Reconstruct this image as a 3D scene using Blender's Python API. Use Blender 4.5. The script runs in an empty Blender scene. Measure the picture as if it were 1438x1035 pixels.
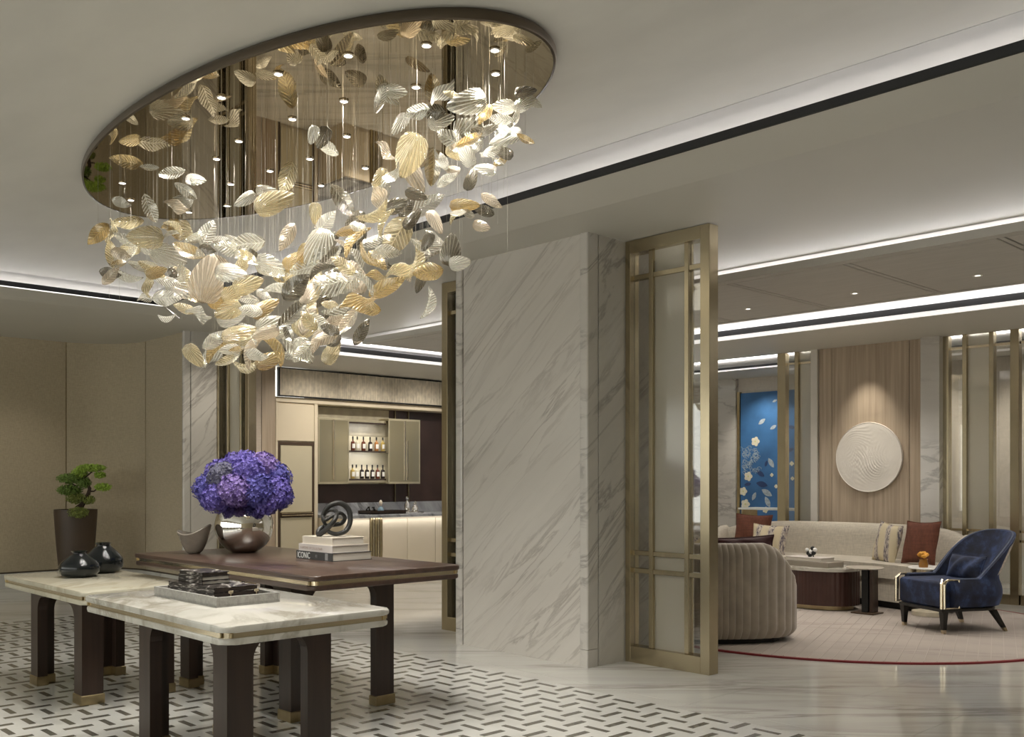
import bpy, bmesh, math, random
from mathutils import Vector, Matrix
random.seed(7)
S = bpy.context.scene
C = S.collection
PI = math.pi

# ---------------------------------------------------------------- camera, world, exposure
CAM = Vector((0, 0, 1.3))
YAW = math.atan2(1316, 1379.5)
FW = Vector((-math.cos(YAW), math.sin(YAW), 0)); RT = Vector((math.sin(YAW), math.cos(YAW), 0))
cam_d = bpy.data.cameras.new('camera'); cam = bpy.data.objects.new('camera', cam_d); C.objects.link(cam)
cam_d.sensor_width = 36; cam_d.lens = 1379.5 / 1438 * 36; cam_d.shift_y = (673 - 517.5) / 1438
cam_d.clip_start = .05; cam_d.clip_end = 100
cam.matrix_world = Matrix.Translation(CAM) @ Matrix((RT, Vector((0, 0, 1)), -FW)).transposed().to_4x4()
S.camera = cam
S.view_settings.view_transform = 'Standard'; S.view_settings.look = 'None'
S.view_settings.exposure = 0.0; S.view_settings.gamma = 1; S.view_settings.use_curve_mapping = False
W = bpy.data.worlds.new('world'); S.world = W; W.use_nodes = True
W.node_tree.nodes['Background'].inputs[0].default_value = (.93, .94, .88, 1)
W.node_tree.nodes['Background'].inputs[1].default_value = 2.9

def area(name, loc, aim, sx, sy, power, col=(1, .93, .82), spread=180):
    d = bpy.data.lights.new(name, 'AREA'); d.shape = 'RECTANGLE'; d.size = sx; d.size_y = sy; d.energy = power; d.color = col
    d.spread = math.radians(spread)
    o = bpy.data.objects.new(name, d); C.objects.link(o); o.location = loc
    o.rotation_euler = Vector(aim).to_track_quat('-Z', 'Y').to_euler(); return o
def spot(name, loc, aim, power, size=50, blend=.6, r=.02, col=(1, .92, .8)):
    d = bpy.data.lights.new(name, 'SPOT'); d.energy = power; d.spot_size = math.radians(size); d.spot_blend = blend
    d.shadow_soft_size = r; d.color = col
    o = bpy.data.objects.new(name, d); C.objects.link(o); o.location = loc
    o.rotation_euler = Vector(aim).to_track_quat('-Z', 'Y').to_euler(); return o
LEDC = (1, .975, .97)
def led(name, a, b, z, aim, w, power):          # cove strip light from a to b at height z
    a = Vector(a); b = Vector(b); m = (a + b) / 2; L = (b - a).length
    d = bpy.data.lights.new(name, 'AREA'); d.shape = 'RECTANGLE'; d.size = L; d.size_y = w; d.energy = power * L; d.color = LEDC
    o = bpy.data.objects.new(name, d); C.objects.link(o); o.location = (m.x, m.y, z)
    zax = -Vector(aim).normalized(); xax = Vector((b.x - a.x, b.y - a.y, 0)).normalized(); yax = zax.cross(xax).normalized()
    o.matrix_world = Matrix.Translation((m.x, m.y, z)) @ Matrix((xax, yax, zax)).transposed().to_4x4()
    return o
led('cove_light_hall', (-10.3, 5.15), (3.0, 5.15), 3.108, (0, -1, 0), .07, 14)
led('cove_light_side', (-10.55, 4.9), (-10.55, -3.9), 3.108, (1, 0, 0), .07, 10)
led('cove_light_raft', (-9.4, 7.2), (3.0, 7.2), 2.964, (0, -1, .02), .05, 9)
led('cove_light_far', (-9.9, 8.9), (3.0, 8.9), 2.93, (0, .2, 1), .08, 4)
led('cove_light_bar', (-10.1, 6.7), (-10.1, 8.9), 2.93, (-.2, 0, 1), .08, 4)
led('cove_light_corridor', (-9.6, 11.9), (0, 11.9), 2.92, (0, -.1, 1), .1, 7)
led('bar_counter_light', (-11.27, 7.65), (-11.27, 10.3), .748, (-.35, 0, -1), .03, .9)
led('bar_shelf_light', (-11.98, 8.18), (-11.98, 8.8), 1.68, (-.35, 0, -1), .02, 3)
led('bar_shelf_light', (-11.98, 8.18), (-11.98, 8.8), 2.10, (-.35, 0, -1), .03, 3)
for x, y in ((-4.4, 7.82), (-3.35, 7.82), (-5.4, 7.82), (-6.5, 7.82), (-7.5, 7.82), (-9.2, 7.82), (-2.0, 7.82), (-0.6, 7.82)):
    spot('raft_spot', (x, y, 2.86), (0, 0, -1), 58, 110, .8)
spot('relief_spot', (-5.33, 10.38, 2.84), (0, .22, -1), 60, 60, 1)
for x in (-4.9, -6.3, -3.6): spot('sofa_spot', (x, 9.9, 2.84), (0, -.05, -1), 34, 105, .8)
spot('painting_spot', (-8.0, 12.3, 2.84), (0, .45, -1), 60, 90, .7)
for x in (-5.6, -4.2): spot('corridor_fill_spot', (x, 12.2, 2.84), (0, .4, -1), 70, 110, .8)  # added fill, no known fixture: lightens the cream wall behind the right far screen
for y in (7.4, 8.4, 9.4): spot('bar_spot', (-11.0, y, 2.84), (-.6, 0, -1), 60, 115, 1)
spot('left_fill_spot', (-9.8, 5.35, 2.98), (-.35, 0, -1), 45, 110, 1)  # added fill, no known fixture: brightens the marble jamb
spot('left_fill_spot', (-11.2, 6.1, 2.98), (.1, .1, -1), 45, 110, .8)  # second added fill, for the dark space behind the left glass screen
for x in (-9.2, -7.4, -3.0, -1.2): spot('hall_spot', (x, 4.75, 2.99), (0, .0, -1), 40 if x < -9 else 6, 110, .8)
for x, y in ((-11.6, 3.7), (-11.4, 2.0), (-11.6, .4)): spot('wall_spot', (x, y, 2.99), (-.12, 0, -1), 26, 100, .8)
DISC = [(-3.024, 2.786), (-3.199, 2.951), (-3.187, 2.551), (-3.558, 2.787), (-3.518, 3.138), (-3.492, 2.372), (-3.927, 2.643), (-4.32, 2.925), (-4.686, 3.3), (-4.766, 2.98), (-5.149, 3.3), (-3.864, 2.255), (-4.287, 2.201), (-4.657, 2.199), (-4.299, 2.589), (-4.776, 2.551), (-5.127, 2.602), (-5.113, 2.929), (-5.938, 2.402), (-5.505, 2.887), (-6.279, 2.986), (-5.959, 3.1), (-6.263, 2.588)]
for i, (x, y) in enumerate(DISC): spot('disc_spot', (x, y, 3.085), (0, 0, -1), 30, 105, .7, .02, (1, .96, .89))

# ---------------------------------------------------------------- helpers
def at(px, py, x=None, y=None, z=None):          # a point of the 1438x1035 photograph on one plane of the room
    r = FW + RT * ((px - 719) / 1379.5) + Vector((0, 0, (673 - py) / 1379.5))
    t = x / r.x if x is not None else y / r.y if y is not None else (z - 1.3) / r.z
    return CAM + r * t

def empty(name, loc=(0, 0, 0), rz=0):
    o = bpy.data.objects.new(name, None); C.objects.link(o); o.location = loc; o.rotation_euler = (0, 0, rz); o.empty_display_size = .1
    return o
def tag(o, label=None, cat=None, group=None, kind=None):
    if label: o['label'] = label
    if cat: o['category'] = cat
    if group: o['group'] = group
    if kind: o['kind'] = kind
    return o
def thing(name, label, cat, loc=(0, 0, 0), rz=0, group=None): return tag(empty(name, loc, rz), label, cat, group)
def setting(name, loc=(0, 0, 0)): return tag(empty(name, loc), kind='structure')
def link(name, me, parent=None, loc=None):
    o = bpy.data.objects.new(name, me); C.objects.link(o)
    if parent: o.parent = parent
    if loc is not None: o.location = loc
    return o
def copy_tree(o, parent=None):
    c = o.copy(); C.objects.link(c)
    if parent: c.parent = parent
    for ch in list(o.children): copy_tree(ch, c)
    return c

class MB:
    def __init__(s): s.b = bmesh.new()
    def box(s, lo, hi, bev=0, seg=2, rot=None, piv=None):
        m = bmesh.ops.create_cube(s.b, size=1)['verts']
        lo = Vector(lo); hi = Vector(hi); c = (lo + hi) / 2; d = hi - lo
        for v in m: v.co = Vector((v.co.x * d.x, v.co.y * d.y, v.co.z * d.z)) + c
        if bev:
            ed = list({e for v in m for e in v.link_edges})
            r = bmesh.ops.bevel(s.b, geom=ed, offset=bev, segments=seg, affect='EDGES', profile=.5)
            m = list({v for f in r['faces'] for v in f.verts} | {v for v in m if v.is_valid})
        if rot is not None:
            bmesh.ops.rotate(s.b, verts=m, cent=piv or c, matrix=rot)
        return s
    def prism(s, poly, z0, z1, axis='z', bev=0, seg=2):
        def P(a, b, c): return (a, b, c) if axis == 'z' else (a, c, b) if axis == 'y' else (c, a, b)
        lo = [s.b.verts.new(P(a, b, z0)) for a, b in poly]; hi = [s.b.verts.new(P(a, b, z1)) for a, b in poly]
        n = len(poly); fs = [s.b.faces.new(lo[::-1]), s.b.faces.new(hi)]
        for i in range(n): s.b.faces.new((lo[i], lo[(i + 1) % n], hi[(i + 1) % n], hi[i]))
        if bev:
            ed = [e for f in fs for e in f.edges]
            bmesh.ops.bevel(s.b, geom=ed, offset=bev, segments=seg, affect='EDGES', profile=.5)
        return s
    def lathe(s, prof, n=32, c=(0, 0, 0), wob=None):
        rings = []
        for r, z in prof:
            rings.append([s.b.verts.new((c[0] + (r * (wob(i * 2 * PI / n, z) if wob else 1)) * math.cos(i * 2 * PI / n), c[1] + (r * (wob(i * 2 * PI / n, z) if wob else 1)) * math.sin(i * 2 * PI / n), c[2] + z)) for i in range(n)] if r > 1e-5 else [s.b.verts.new((c[0], c[1], c[2] + z))])
        for a, b in zip(rings, rings[1:]):
            for i in range(n):
                j = (i + 1) % n
                if len(a) == 1 and len(b) == 1: continue
                if len(a) == 1: s.b.faces.new((a[0], b[j], b[i]))
                elif len(b) == 1: s.b.faces.new((a[i], a[j], b[0]))
                else: s.b.faces.new((a[i], a[j], b[j], b[i]))
        return s
    def tube(s, pts, r, n=8, closed=False, r2=None):
        pts = [Vector(p) for p in pts]; k = len(pts); rings = []; up = None
        for i, p in enumerate(pts):
            t = (pts[(i + 1) % k] - pts[i - 1]) if closed else (pts[min(i + 1, k - 1)] - pts[max(i - 1, 0)])
            t.normalize()
            if up is None: up = t.orthogonal().normalized()
            up = (up - t * up.dot(t)).normalized(); sd = t.cross(up)
            rr = r(i / max(1, k - 1)) if callable(r) else r
            rings.append([s.b.verts.new(p + up * rr * math.cos(a * 2 * PI / n) + sd * (rr) * math.sin(a * 2 * PI / n)) for a in range(n)])
        m = k if closed else k - 1
        for i in range(m):
            A = rings[i]; B = rings[(i + 1) % k]; off = 0
            if closed and i == k - 1: off = min(range(n), key=lambda o: (A[0].co - B[o].co).length)
            for a in range(n): s.b.faces.new((A[a], A[(a + 1) % n], B[(a + 1 + off) % n], B[(a + off) % n]))
        if not closed: s.b.faces.new(rings[0][::-1]); s.b.faces.new(rings[-1])
        return s
    def grid(s, f, nu, nv, cu=False, cv=False):
        V = [[s.b.verts.new(f(i / (nu if cu else nu - 1), j / (nv if cv else nv - 1))) for j in range(nv)] for i in range(nu)]
        for i in range(nu if cu else nu - 1):
            for j in range(nv if cv else nv - 1):
                s.b.faces.new((V[i][j], V[(i + 1) % nu][j], V[(i + 1) % nu][(j + 1) % nv], V[i][(j + 1) % nv]))
        return V
    def mesh(s, name, mat, smooth=False, angle=40):
        bmesh.ops.recalc_face_normals(s.b, faces=s.b.faces)
        me = bpy.data.meshes.new(name); s.b.to_mesh(me); s.b.free()
        if mat: me.materials.append(mat)
        if smooth:
            me.shade_smooth()
            try: me.set_sharp_from_angle(angle=math.radians(angle))
            except Exception: pass
        return me
    def obj(s, name, mat, parent=None, smooth=False, angle=40, loc=None, label=None):
        o = link(name, s.mesh(name, mat, smooth, angle), parent, loc)
        if label: o['label'] = label
        return o
def rrect(x0, x1, y0, y1, r, n=5):
    P = []
    for cx, cy, a0 in ((x1 - r, y1 - r, 0), (x0 + r, y1 - r, 90), (x0 + r, y0 + r, 180), (x1 - r, y0 + r, 270)):
        for i in range(n + 1):
            a = math.radians(a0 + 90 * i / n); P.append((cx + r * math.cos(a), cy + r * math.sin(a)))
    return P
def slab(name, lo, hi, m, parent=None, bev=0, label=None): return MB().box(lo, hi, bev).obj(name, m, parent, label=label)

# ---------------------------------------------------------------- materials
MATS = {}
def new(name):
    m = bpy.data.materials.new(name); m.use_nodes = True; n = m.node_tree
    return m, n, n.nodes['Principled BSDF']
def N(t, kind, **kw):
    n = t.nodes.new(kind)
    for k, v in kw.items():
        if k.startswith('i_'):
            key = k[2:]; n.inputs[int(key) if key.isdigit() else key].default_value = v
        else: setattr(n, k, v)
    return n
def ramp(t, fac, stops):
    r = t.nodes.new('ShaderNodeValToRGB'); e = r.color_ramp.elements
    while len(e) < len(stops): e.new(.5)
    for el, (p, c) in zip(e, stops): el.position = p; el.color = (*c, 1)
    t.links.new(fac, r.inputs[0]); return r.outputs[0]
def coords(t, rot=(0, 0, 0), scale=(1, 1, 1), world=False):
    if world: src = N(t, 'ShaderNodeNewGeometry').outputs['Position']
    else: src = N(t, 'ShaderNodeTexCoord').outputs['Object']
    a = N(t, 'ShaderNodeMapping'); a.inputs['Rotation'].default_value = [math.radians(x) for x in rot]
    b = N(t, 'ShaderNodeMapping'); b.inputs['Scale'].default_value = scale
    t.links.new(src, a.inputs[0]); t.links.new(a.outputs[0], b.inputs[0]); return b.outputs[0]
def bump(t, b, fac, s, d=.01):
    bp = N(t, 'ShaderNodeBump'); bp.inputs['Strength'].default_value = s; bp.inputs['Distance'].default_value = d
    t.links.new(fac, bp.inputs['Height']); t.links.new(bp.outputs[0], b.inputs['Normal'])
def plain(name, col, rough=.5, metal=0, coat=0, nscale=0, namt=.12, bmp=0, spec=.5, sheen=0, stretch=(1, 1, 1), detail=4):
    if name in MATS: return MATS[name]
    m, t, b = new(name); b.inputs['Base Color'].default_value = (*col, 1); b.inputs['Roughness'].default_value = rough
    b.inputs['Metallic'].default_value = metal; b.inputs['Coat Weight'].default_value = coat; b.inputs['Specular IOR Level'].default_value = spec
    b.inputs['Sheen Weight'].default_value = sheen
    nz = N(t, 'ShaderNodeTexNoise'); nz.inputs['Scale'].default_value = nscale or 6; nz.inputs['Detail'].default_value = detail
    t.links.new(coords(t, scale=stretch), nz.inputs[0])
    a = namt if nscale else .03
    lo = [c * (1 - a) for c in col]; hi = [min(1, c * (1 + a)) for c in col]
    t.links.new(ramp(t, nz.outputs[0], [(.3, lo), (.7, hi)]), b.inputs['Base Color'])
    if bmp: bump(t, b, nz.outputs[0], bmp)
    MATS[name] = m; return m
def marble(name, base, vein, rot, scale, rough=.12, width=.035, patch=.12, amount=1.0, world=False, seed=0, mask=(.48, .64)):
    m, t, b = new(name)
    v = coords(t, rot, scale, world)
    ad = N(t, 'ShaderNodeVectorMath', operation='ADD'); ad.inputs[1].default_value = (seed, seed * .7, seed * 1.3); t.links.new(v, ad.inputs[0]); v = ad.outputs[0]
    n1 = N(t, 'ShaderNodeTexNoise', i_Scale=1.0, i_Detail=7.0, i_Roughness=.62, i_Distortion=.7); t.links.new(v, n1.inputs[0])
    s = N(t, 'ShaderNodeMath', operation='SUBTRACT'); s.inputs[1].default_value = .5; t.links.new(n1.outputs[0], s.inputs[0])
    a = N(t, 'ShaderNodeMath', operation='ABSOLUTE'); t.links.new(s.outputs[0], a.inputs[0])
    n2 = N(t, 'ShaderNodeTexNoise', i_Scale=.55, i_Detail=3.0); t.links.new(v, n2.inputs[0])
    mr = N(t, 'ShaderNodeMapRange'); mr.inputs[1].default_value = 0; mr.inputs[2].default_value = width; mr.inputs[3].default_value = 1; mr.inputs[4].default_value = 0
    t.links.new(a.outputs[0], mr.inputs[0])
    mk = N(t, 'ShaderNodeMapRange'); mk.inputs[1].default_value = mask[0]; mk.inputs[2].default_value = mask[1]; t.links.new(n2.outputs[0], mk.inputs[0])
    mu = N(t, 'ShaderNodeMath', operation='MULTIPLY'); t.links.new(mr.outputs[0], mu.inputs[0]); t.links.new(mk.outputs[0], mu.inputs[1])
    mu2 = N(t, 'ShaderNodeMath', operation='MULTIPLY'); mu2.inputs[1].default_value = amount; t.links.new(mu.outputs[0], mu2.inputs[0])
    n3 = N(t, 'ShaderNodeTexNoise', i_Scale=.8, i_Detail=6.0, i_Roughness=.6); t.links.new(v, n3.inputs[0])
    bc = ramp(t, n3.outputs[0], [(.3, [c * (1 - patch) for c in base]), (.62, base)])
    mx = N(t, 'ShaderNodeMix', data_type='RGBA'); t.links.new(mu2.outputs[0], mx.inputs[0]); t.links.new(bc, mx.inputs[6]); mx.inputs[7].default_value = (*vein, 1)
    t.links.new(mx.outputs[2], b.inputs['Base Color']); b.inputs['Roughness'].default_value = rough
    MATS[name] = m; return m
def wood(name, c1, c2, scale=(1, 1, .08), rough=.35, freq=14, bmp=.05, coat=0):
    m, t, b = new(name)
    v = coords(t, scale=scale); nz = N(t, 'ShaderNodeTexNoise', i_Scale=float(freq), i_Detail=6.0, i_Roughness=.6, i_Distortion=.3); t.links.new(v, nz.inputs[0])
    t.links.new(ramp(t, nz.outputs[0], [(.32, c1), (.68, c2)]), b.inputs['Base Color']); b.inputs['Roughness'].default_value = rough
    b.inputs['Coat Weight'].default_value = coat; bump(t, b, nz.outputs[0], bmp, .004)
    MATS[name] = m; return m
def weave(name, col, sx=200, sz=90, amt=.18, rough=.9, bmp=.25, sheen=.2, axis=(1, 1, 1)):
    m, t, b = new(name)
    v1 = coords(t, scale=(sx * .12, sx * .12, sz)); n1 = N(t, 'ShaderNodeTexNoise', i_Scale=1.0, i_Detail=3.0); t.links.new(v1, n1.inputs[0])
    v2 = coords(t, scale=(sx, sx, sz * .15)); n2 = N(t, 'ShaderNodeTexNoise', i_Scale=1.0, i_Detail=2.0); t.links.new(v2, n2.inputs[0])
    ad = N(t, 'ShaderNodeMath', operation='ADD'); t.links.new(n1.outputs[0], ad.inputs[0]); t.links.new(n2.outputs[0], ad.inputs[1])
    hf = N(t, 'ShaderNodeMath', operation='MULTIPLY'); hf.inputs[1].default_value = .5; t.links.new(ad.outputs[0], hf.inputs[0])
    t.links.new(ramp(t, hf.outputs[0], [(.35, [c * (1 - amt) for c in col]), (.65, [min(1, c * (1 + amt)) for c in col])]), b.inputs['Base Color'])
    b.inputs['Roughness'].default_value = rough; b.inputs['Sheen Weight'].default_value = sheen; bump(t, b, hf.outputs[0], bmp, .003)
    MATS[name] = m; return m
def emit(name, col, s):
    m, t, b = new(name); b.inputs['Emission Color'].default_value = (*col, 1); b.inputs['Emission Strength'].default_value = s
    b.inputs['Base Color'].default_value = (*col, 1); MATS[name] = m; return m
def glassmix(name, tint, gloss=.14, rough=.02, diff=0, dcol=(1, 1, 1), rib=0, ribrot=(0, 0, 0)):
    m = bpy.data.materials.new(name); m.use_nodes = True; t = m.node_tree; t.nodes.clear()
    out = N(t, 'ShaderNodeOutputMaterial'); tr = N(t, 'ShaderNodeBsdfTransparent'); tr.inputs[0].default_value = (*tint, 1)
    gl = N(t, 'ShaderNodeBsdfGlossy'); gl.inputs['Roughness'].default_value = rough
    fr = N(t, 'ShaderNodeFresnel', i_IOR=1.45); mp = N(t, 'ShaderNodeMath', operation='ADD'); mp.inputs[1].default_value = gloss - .04
    t.links.new(fr.outputs[0], mp.inputs[0])
    mx = N(t, 'ShaderNodeMixShader'); t.links.new(mp.outputs[0], mx.inputs[0]); t.links.new(tr.outputs[0], mx.inputs[1]); t.links.new(gl.outputs[0], mx.inputs[2])
    last = mx.outputs[0]
    if diff:
        d = N(t, 'ShaderNodeBsdfDiffuse'); d.inputs[0].default_value = (*dcol, 1); tl = N(t, 'ShaderNodeBsdfTranslucent'); tl.inputs[0].default_value = (*dcol, 1)
        h = N(t, 'ShaderNodeMixShader'); h.inputs[0].default_value = .5; t.links.new(d.outputs[0], h.inputs[1]); t.links.new(tl.outputs[0], h.inputs[2])
        m2 = N(t, 'ShaderNodeMixShader'); m2.inputs[0].default_value = diff; t.links.new(last, m2.inputs[1]); t.links.new(h.outputs[0], m2.inputs[2]); last = m2.outputs[0]
        if rib:
            v = coords(t, rot=ribrot); w = N(t, 'ShaderNodeTexWave', i_Scale=float(rib), i_Distortion=1.5); w.inputs['Detail'].default_value = 2; t.links.new(v, w.inputs[0])
            r = N(t, 'ShaderNodeMapRange'); r.inputs[3].default_value = diff * .35; r.inputs[4].default_value = min(1, diff * 1.6); t.links.new(w.outputs[1], r.inputs[0]); t.links.new(r.outputs[0], m2.inputs[0])
            bp = N(t, 'ShaderNodeBump'); bp.inputs['Strength'].default_value = .8; bp.inputs['Distance'].default_value = .006; t.links.new(w.outputs[1], bp.inputs['Height'])
            for q in (gl, d, tl): t.links.new(bp.outputs[0], q.inputs['Normal'])
    t.links.new(last, out.inputs[0]); MATS[name] = m; return m

BRASS = plain('polished_brass', (.47, .40, .27), .26, 1, nscale=3, namt=.08)
BRASSD = plain('satin_brass', (.42, .34, .20), .3, 1, nscale=20, namt=.1)
BRASSL = plain('light_brass', (.78, .68, .50), .2, 1, nscale=3, namt=.05)
CHROME = plain('mirror_steel', (.86, .84, .80), .02, 1)
PLASTER = plain('venetian_plaster', (.63, .61, .555), .42, nscale=1.3, namt=.06, stretch=(1, 2.2, 1), detail=8, spec=.3)
SOFFIT = plain('soffit_paint', (.60, .58, .52), .5, nscale=1.2, namt=.02, spec=.3)
WHITE = plain('cove_white', (.74, .73, .73), .7)
BLACK = plain('black_slot', (.006, .006, .006), .6)
MCOL = marble('column_marble', (.62, .59, .54), (.30, .265, .235), (0, 40, 0), (.8, 1.2, 7.5), .2, .04, .07, .62, mask=(.38, .6))
MCOL2 = marble('column_side_marble', (.60, .575, .53), (.27, .245, .225), (-43, 0, 0), (1.2, .7, 5.0), .14, .045, .10, .7, seed=3, mask=(.38, .58))
MFLOOR = marble('floor_marble', (.60, .59, .55), (.33, .31, .28), (0, 0, -46), (.5, 4.6, 1), .09, .07, .14, .85, world=True)
MTOP = marble('table_marble', (.64, .62, .56), (.34, .31, .25), (0, 0, 30), (1.6, 3.2, 2), .12, .07, .22, .8, world=True, mask=(.38, .55))
MTOP2 = marble('table_marble_warm', (.60, .565, .45), (.38, .33, .23), (0, 0, 50), (1.6, 3.4, 2), .12, .07, .22, .75, world=True, seed=4, mask=(.38, .55))
MGREY = marble('bar_marble', (.42, .43, .45), (.09, .09, .10), (55, 0, 0), (1, 1.6, 9), .15, .12, .3, .9)
PATW = plain('mosaic_white', (.60, .595, .56), .14, nscale=5, namt=.07)
PATD = plain('mosaic_dark', (.115, .108, .088), .2, nscale=14, namt=.35)
DARKW = wood('dark_walnut', (.022, .012, .008), (.045, .025, .017), (1, 1, .06), .3, 18, .04)
DARKT = wood('walnut_top', (.050, .029, .021), (.085, .050, .037), (.10, 1.3, 1), .3, 16, .02, .12)
OAK = wood('pale_oak', (.36, .28, .20), (.52, .425, .32), (9, 9, .25), .5, 3, .04)
FABW = weave('wall_fabric', (.43, .365, .255), 120, 160, .12, .9, .25)
FABP = weave('pink_fabric', (.56, .48, .40), 120, 120, .08)
LACQ = plain('cream_lacquer', (.60, .54, .39), .35, nscale=2, namt=.03)
LACQ2 = plain('cream_cabinet', (.70, .61, .46), .4, nscale=2, namt=.03)
DKBR = plain('dark_brown_wall', (.055, .032, .026), .3, nscale=3, namt=.2)
MIRROR = plain('bronze_mirror', (.48, .40, .27), .015, 1, nscale=2, namt=.03)
GLASS = glassmix('clear_glass', (.95, .95, .93), .13)
FROST = glassmix('frosted_glass', (.82, .81, .75), .14, .12, .55, (.68, .65, .56))
SMOKE = glassmix('cabinet_glass', (.72, .69, .55), .16, .05, .42, (.66, .61, .45))
LEN = emit('lamp_lens', (1, .97, .9), 5)
exec_part = None

# ---------------------------------------------------------------- floor
fl = setting('floor')
slab('subfloor', (-13.2, -4, -.1), (3, 13.4, -.012), plain('floor_joint', (.30, .28, .24), .6), fl)
slab('mosaic_field', (-9.75, -4, -.012), (3, 4.518, 0), PATW, fl)
smesh = {}
def fslab(x0, x1, y0, y1):
    k = (round(x1 - x0, 3), round(y1 - y0, 3))
    if k not in smesh: smesh[k] = MB().box((.001, .001, -.012), (k[0] - .001, k[1] - .001, 0)).mesh('floor_slab', MFLOOR)
    link('floor_slab', smesh[k], fl, (x0, y0, 0))
x = -9.75
while x < 3: fslab(x, min(x + 1.59, 3), 4.52, 4.652); x += 1.59
ys = [4.654, 5.55, 6.45, 7.35, 8.25, 9.15, 10.05, 10.95, 11.85, 12.75, 13.2]
for j, (a, b) in enumerate(zip(ys, ys[1:])):
    x = -13.0 + (.6 if j % 2 else 0)
    fslab(-13.0, x, a, b) if x > -13 else None
    while x < 3: fslab(x, min(x + 1.2, 3), a, b); x += 1.2
for j in range(10):
    y = -4 + j * .8654
    for xx in (-13.0, -11.4): fslab(xx, xx + (1.6 if xx < -12 else 1.648), y, y + .8654)
cells = []
for i in range(-39, 8):
    for j in range(0, 31):
        cx = -3.55 + .1585 * i; cy = 4.443 - .149 * j
        if cx < -9.66 or cx > -.6: continue
        along_y = (i + j) % 2 == 0
        d = cx * FW.x + cy * FW.y; s = (cx * RT.x + cy * RT.y)
        vis = d > .9 and -.55 * d < s < .55 * d and 1.3 / d * 1379.5 + 673 < 1060
        cells.append((d if vis else 99 + abs(cx), cx, cy, along_y))
cells.sort()
sy = MB().box((-.019, -.074, 0), (.019, .074, .0012)).mesh('dark_inlay', PATD); sx = MB().box((-.0775, -.0165, 0), (.0775, .0165, .0012)).mesh('dark_inlay', PATD)
rest = MB()
for k, (d, cx, cy, ay) in enumerate(cells):
    if k < 300: link('dark_inlay', sy if ay else sx, fl, (cx, cy, 0))
    else:
        w, h = (.019, .074) if ay else (.0775, .0165); rest.box((cx - w, cy - h, 0), (cx + w, cy + h, .0012))
tag(rest.obj('far_dark_inlays', PATD, fl), kind='stuff')

# ---------------------------------------------------------------- ceilings
ce = setting('ceiling')
slab('plaster_ceiling', (-9.44, -4, 3.15), (3, 4.13, 3.25), PLASTER, ce)
slab('shadow_gap', (-10.8, -4, 3.17), (3, 5.3, 3.25), BLACK, ce)
slab('cove_ceiling', (-9.452, 4.142, 3.152), (3, 5.25, 3.2), WHITE, ce)
slab('cove_ceiling', (-10.7, -4, 3.152), (-9.452, 5.25, 3.2), WHITE, ce)
MB().box((-10.7, 5.2, 3.02), (3, 5.25, 3.15)).box((-10.7, -4, 3.02), (-10.65, 5.2, 3.15)).obj('cove_back', WHITE, ce)
MB().box((-9.6, 4.285, 3.052), (3, 4.30, 3.098)).box((-9.615, -4, 3.052), (-9.6, 4.30, 3.098)).obj('black_slot', BLACK, ce)
slab('light_line', (-9.625, -4, 3.046), (-9.6, 4.30, 3.052), emit('thin_led_line', LEDC, .95), ce)
def poly3(name, faces, m, parent):
    vs = []; fs = []
    for f in faces: fs.append(list(range(len(vs), len(vs) + len(f)))); vs += f
    me = bpy.data.meshes.new(name); me.from_pydata(vs, [], fs); me.materials.append(m); return link(name, me, parent)
poly3('sloped_soffit', [[(-9.6, 4.30, 3.052), (3, 4.30, 3.052), (3, 4.63, 2.998), (-9.93, 4.63, 2.998)],
                        [(-9.6, 4.30, 3.052), (-9.93, 4.617, 3.0), (-10.33, 4.617, 3.0), (-10.33, -4, 3.0), (-9.615, -4, 3.052)]], SOFFIT, ce)
slab('flat_soffit', (-13.2, 4.617, 3.0), (3, 8.9, 3.06), SOFFIT, ce)
slab('flat_soffit', (-13.2, -4, 3.0), (-10.33, 4.617, 3.06), SOFFIT, ce)
MB().box((-10.6, 6.75, 2.995), (3, 9.2, 2.999)).obj('cove_ceiling', WHITE, ce)
slab('flat_soffit', (-12.4, 9.31, 2.85), (3, 10.8, 2.95), SOFFIT, ce)
slab('flat_soffit', (-12.4, 6.72, 2.85), (-10.37, 9.32, 2.95), SOFFIT, ce)
MB().box((-10.13, 9.07, 2.86), (3, 9.09, 2.92)).box((-10.15, 6.76, 2.86), (-10.13, 9.09, 2.92)).obj('black_slot', BLACK, ce)
MB().box((-10.36, 9.095, 2.852), (3, 9.305, 2.86)).box((-10.365, 6.77, 2.853), (-10.155, 9.09, 2.86)).obj('light_strip', emit('soft_diffuser', LEDC, .8), ce)
MB().box((-10.6, 9.32, 2.95), (3, 9.36, 3.0)).box((-10.6, 6.75, 2.95), (-10.56, 9.3, 3.0)).obj('cove_back', WHITE, ce)
slab('corridor_ceiling', (-13, 10.8, 3.0), (3, 13.2, 3.06), WHITE, ce)
slab('flat_soffit', (-13, 11.98, 2.85), (3, 13.2, 2.9), SOFFIT, ce)
slab('light_strip', (-13, 11.9, 2.853), (3, 11.975, 2.86), MATS['soft_diffuser'], ce)
slab('black_slot', (-13, 11.88, 2.86), (3, 11.9, 2.89), BLACK, ce)
raft = thing('ceiling_raft', 'flat grey-beige ceiling raft with double groove lines, floating over the lounge', 'ceiling panel', (-6, 7.5, 2.87))
RAFTM = plain('raft_plaster', (.50, .475, .43), .6, nscale=3, namt=.05, stretch=(1, 6, 1))
xs = [-9.45, -8.6, -7.6, -6.58, -5.555, -4.505, -3.505, -2.43, -1.4, -.37, .66, 1.7, 2.9]
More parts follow.
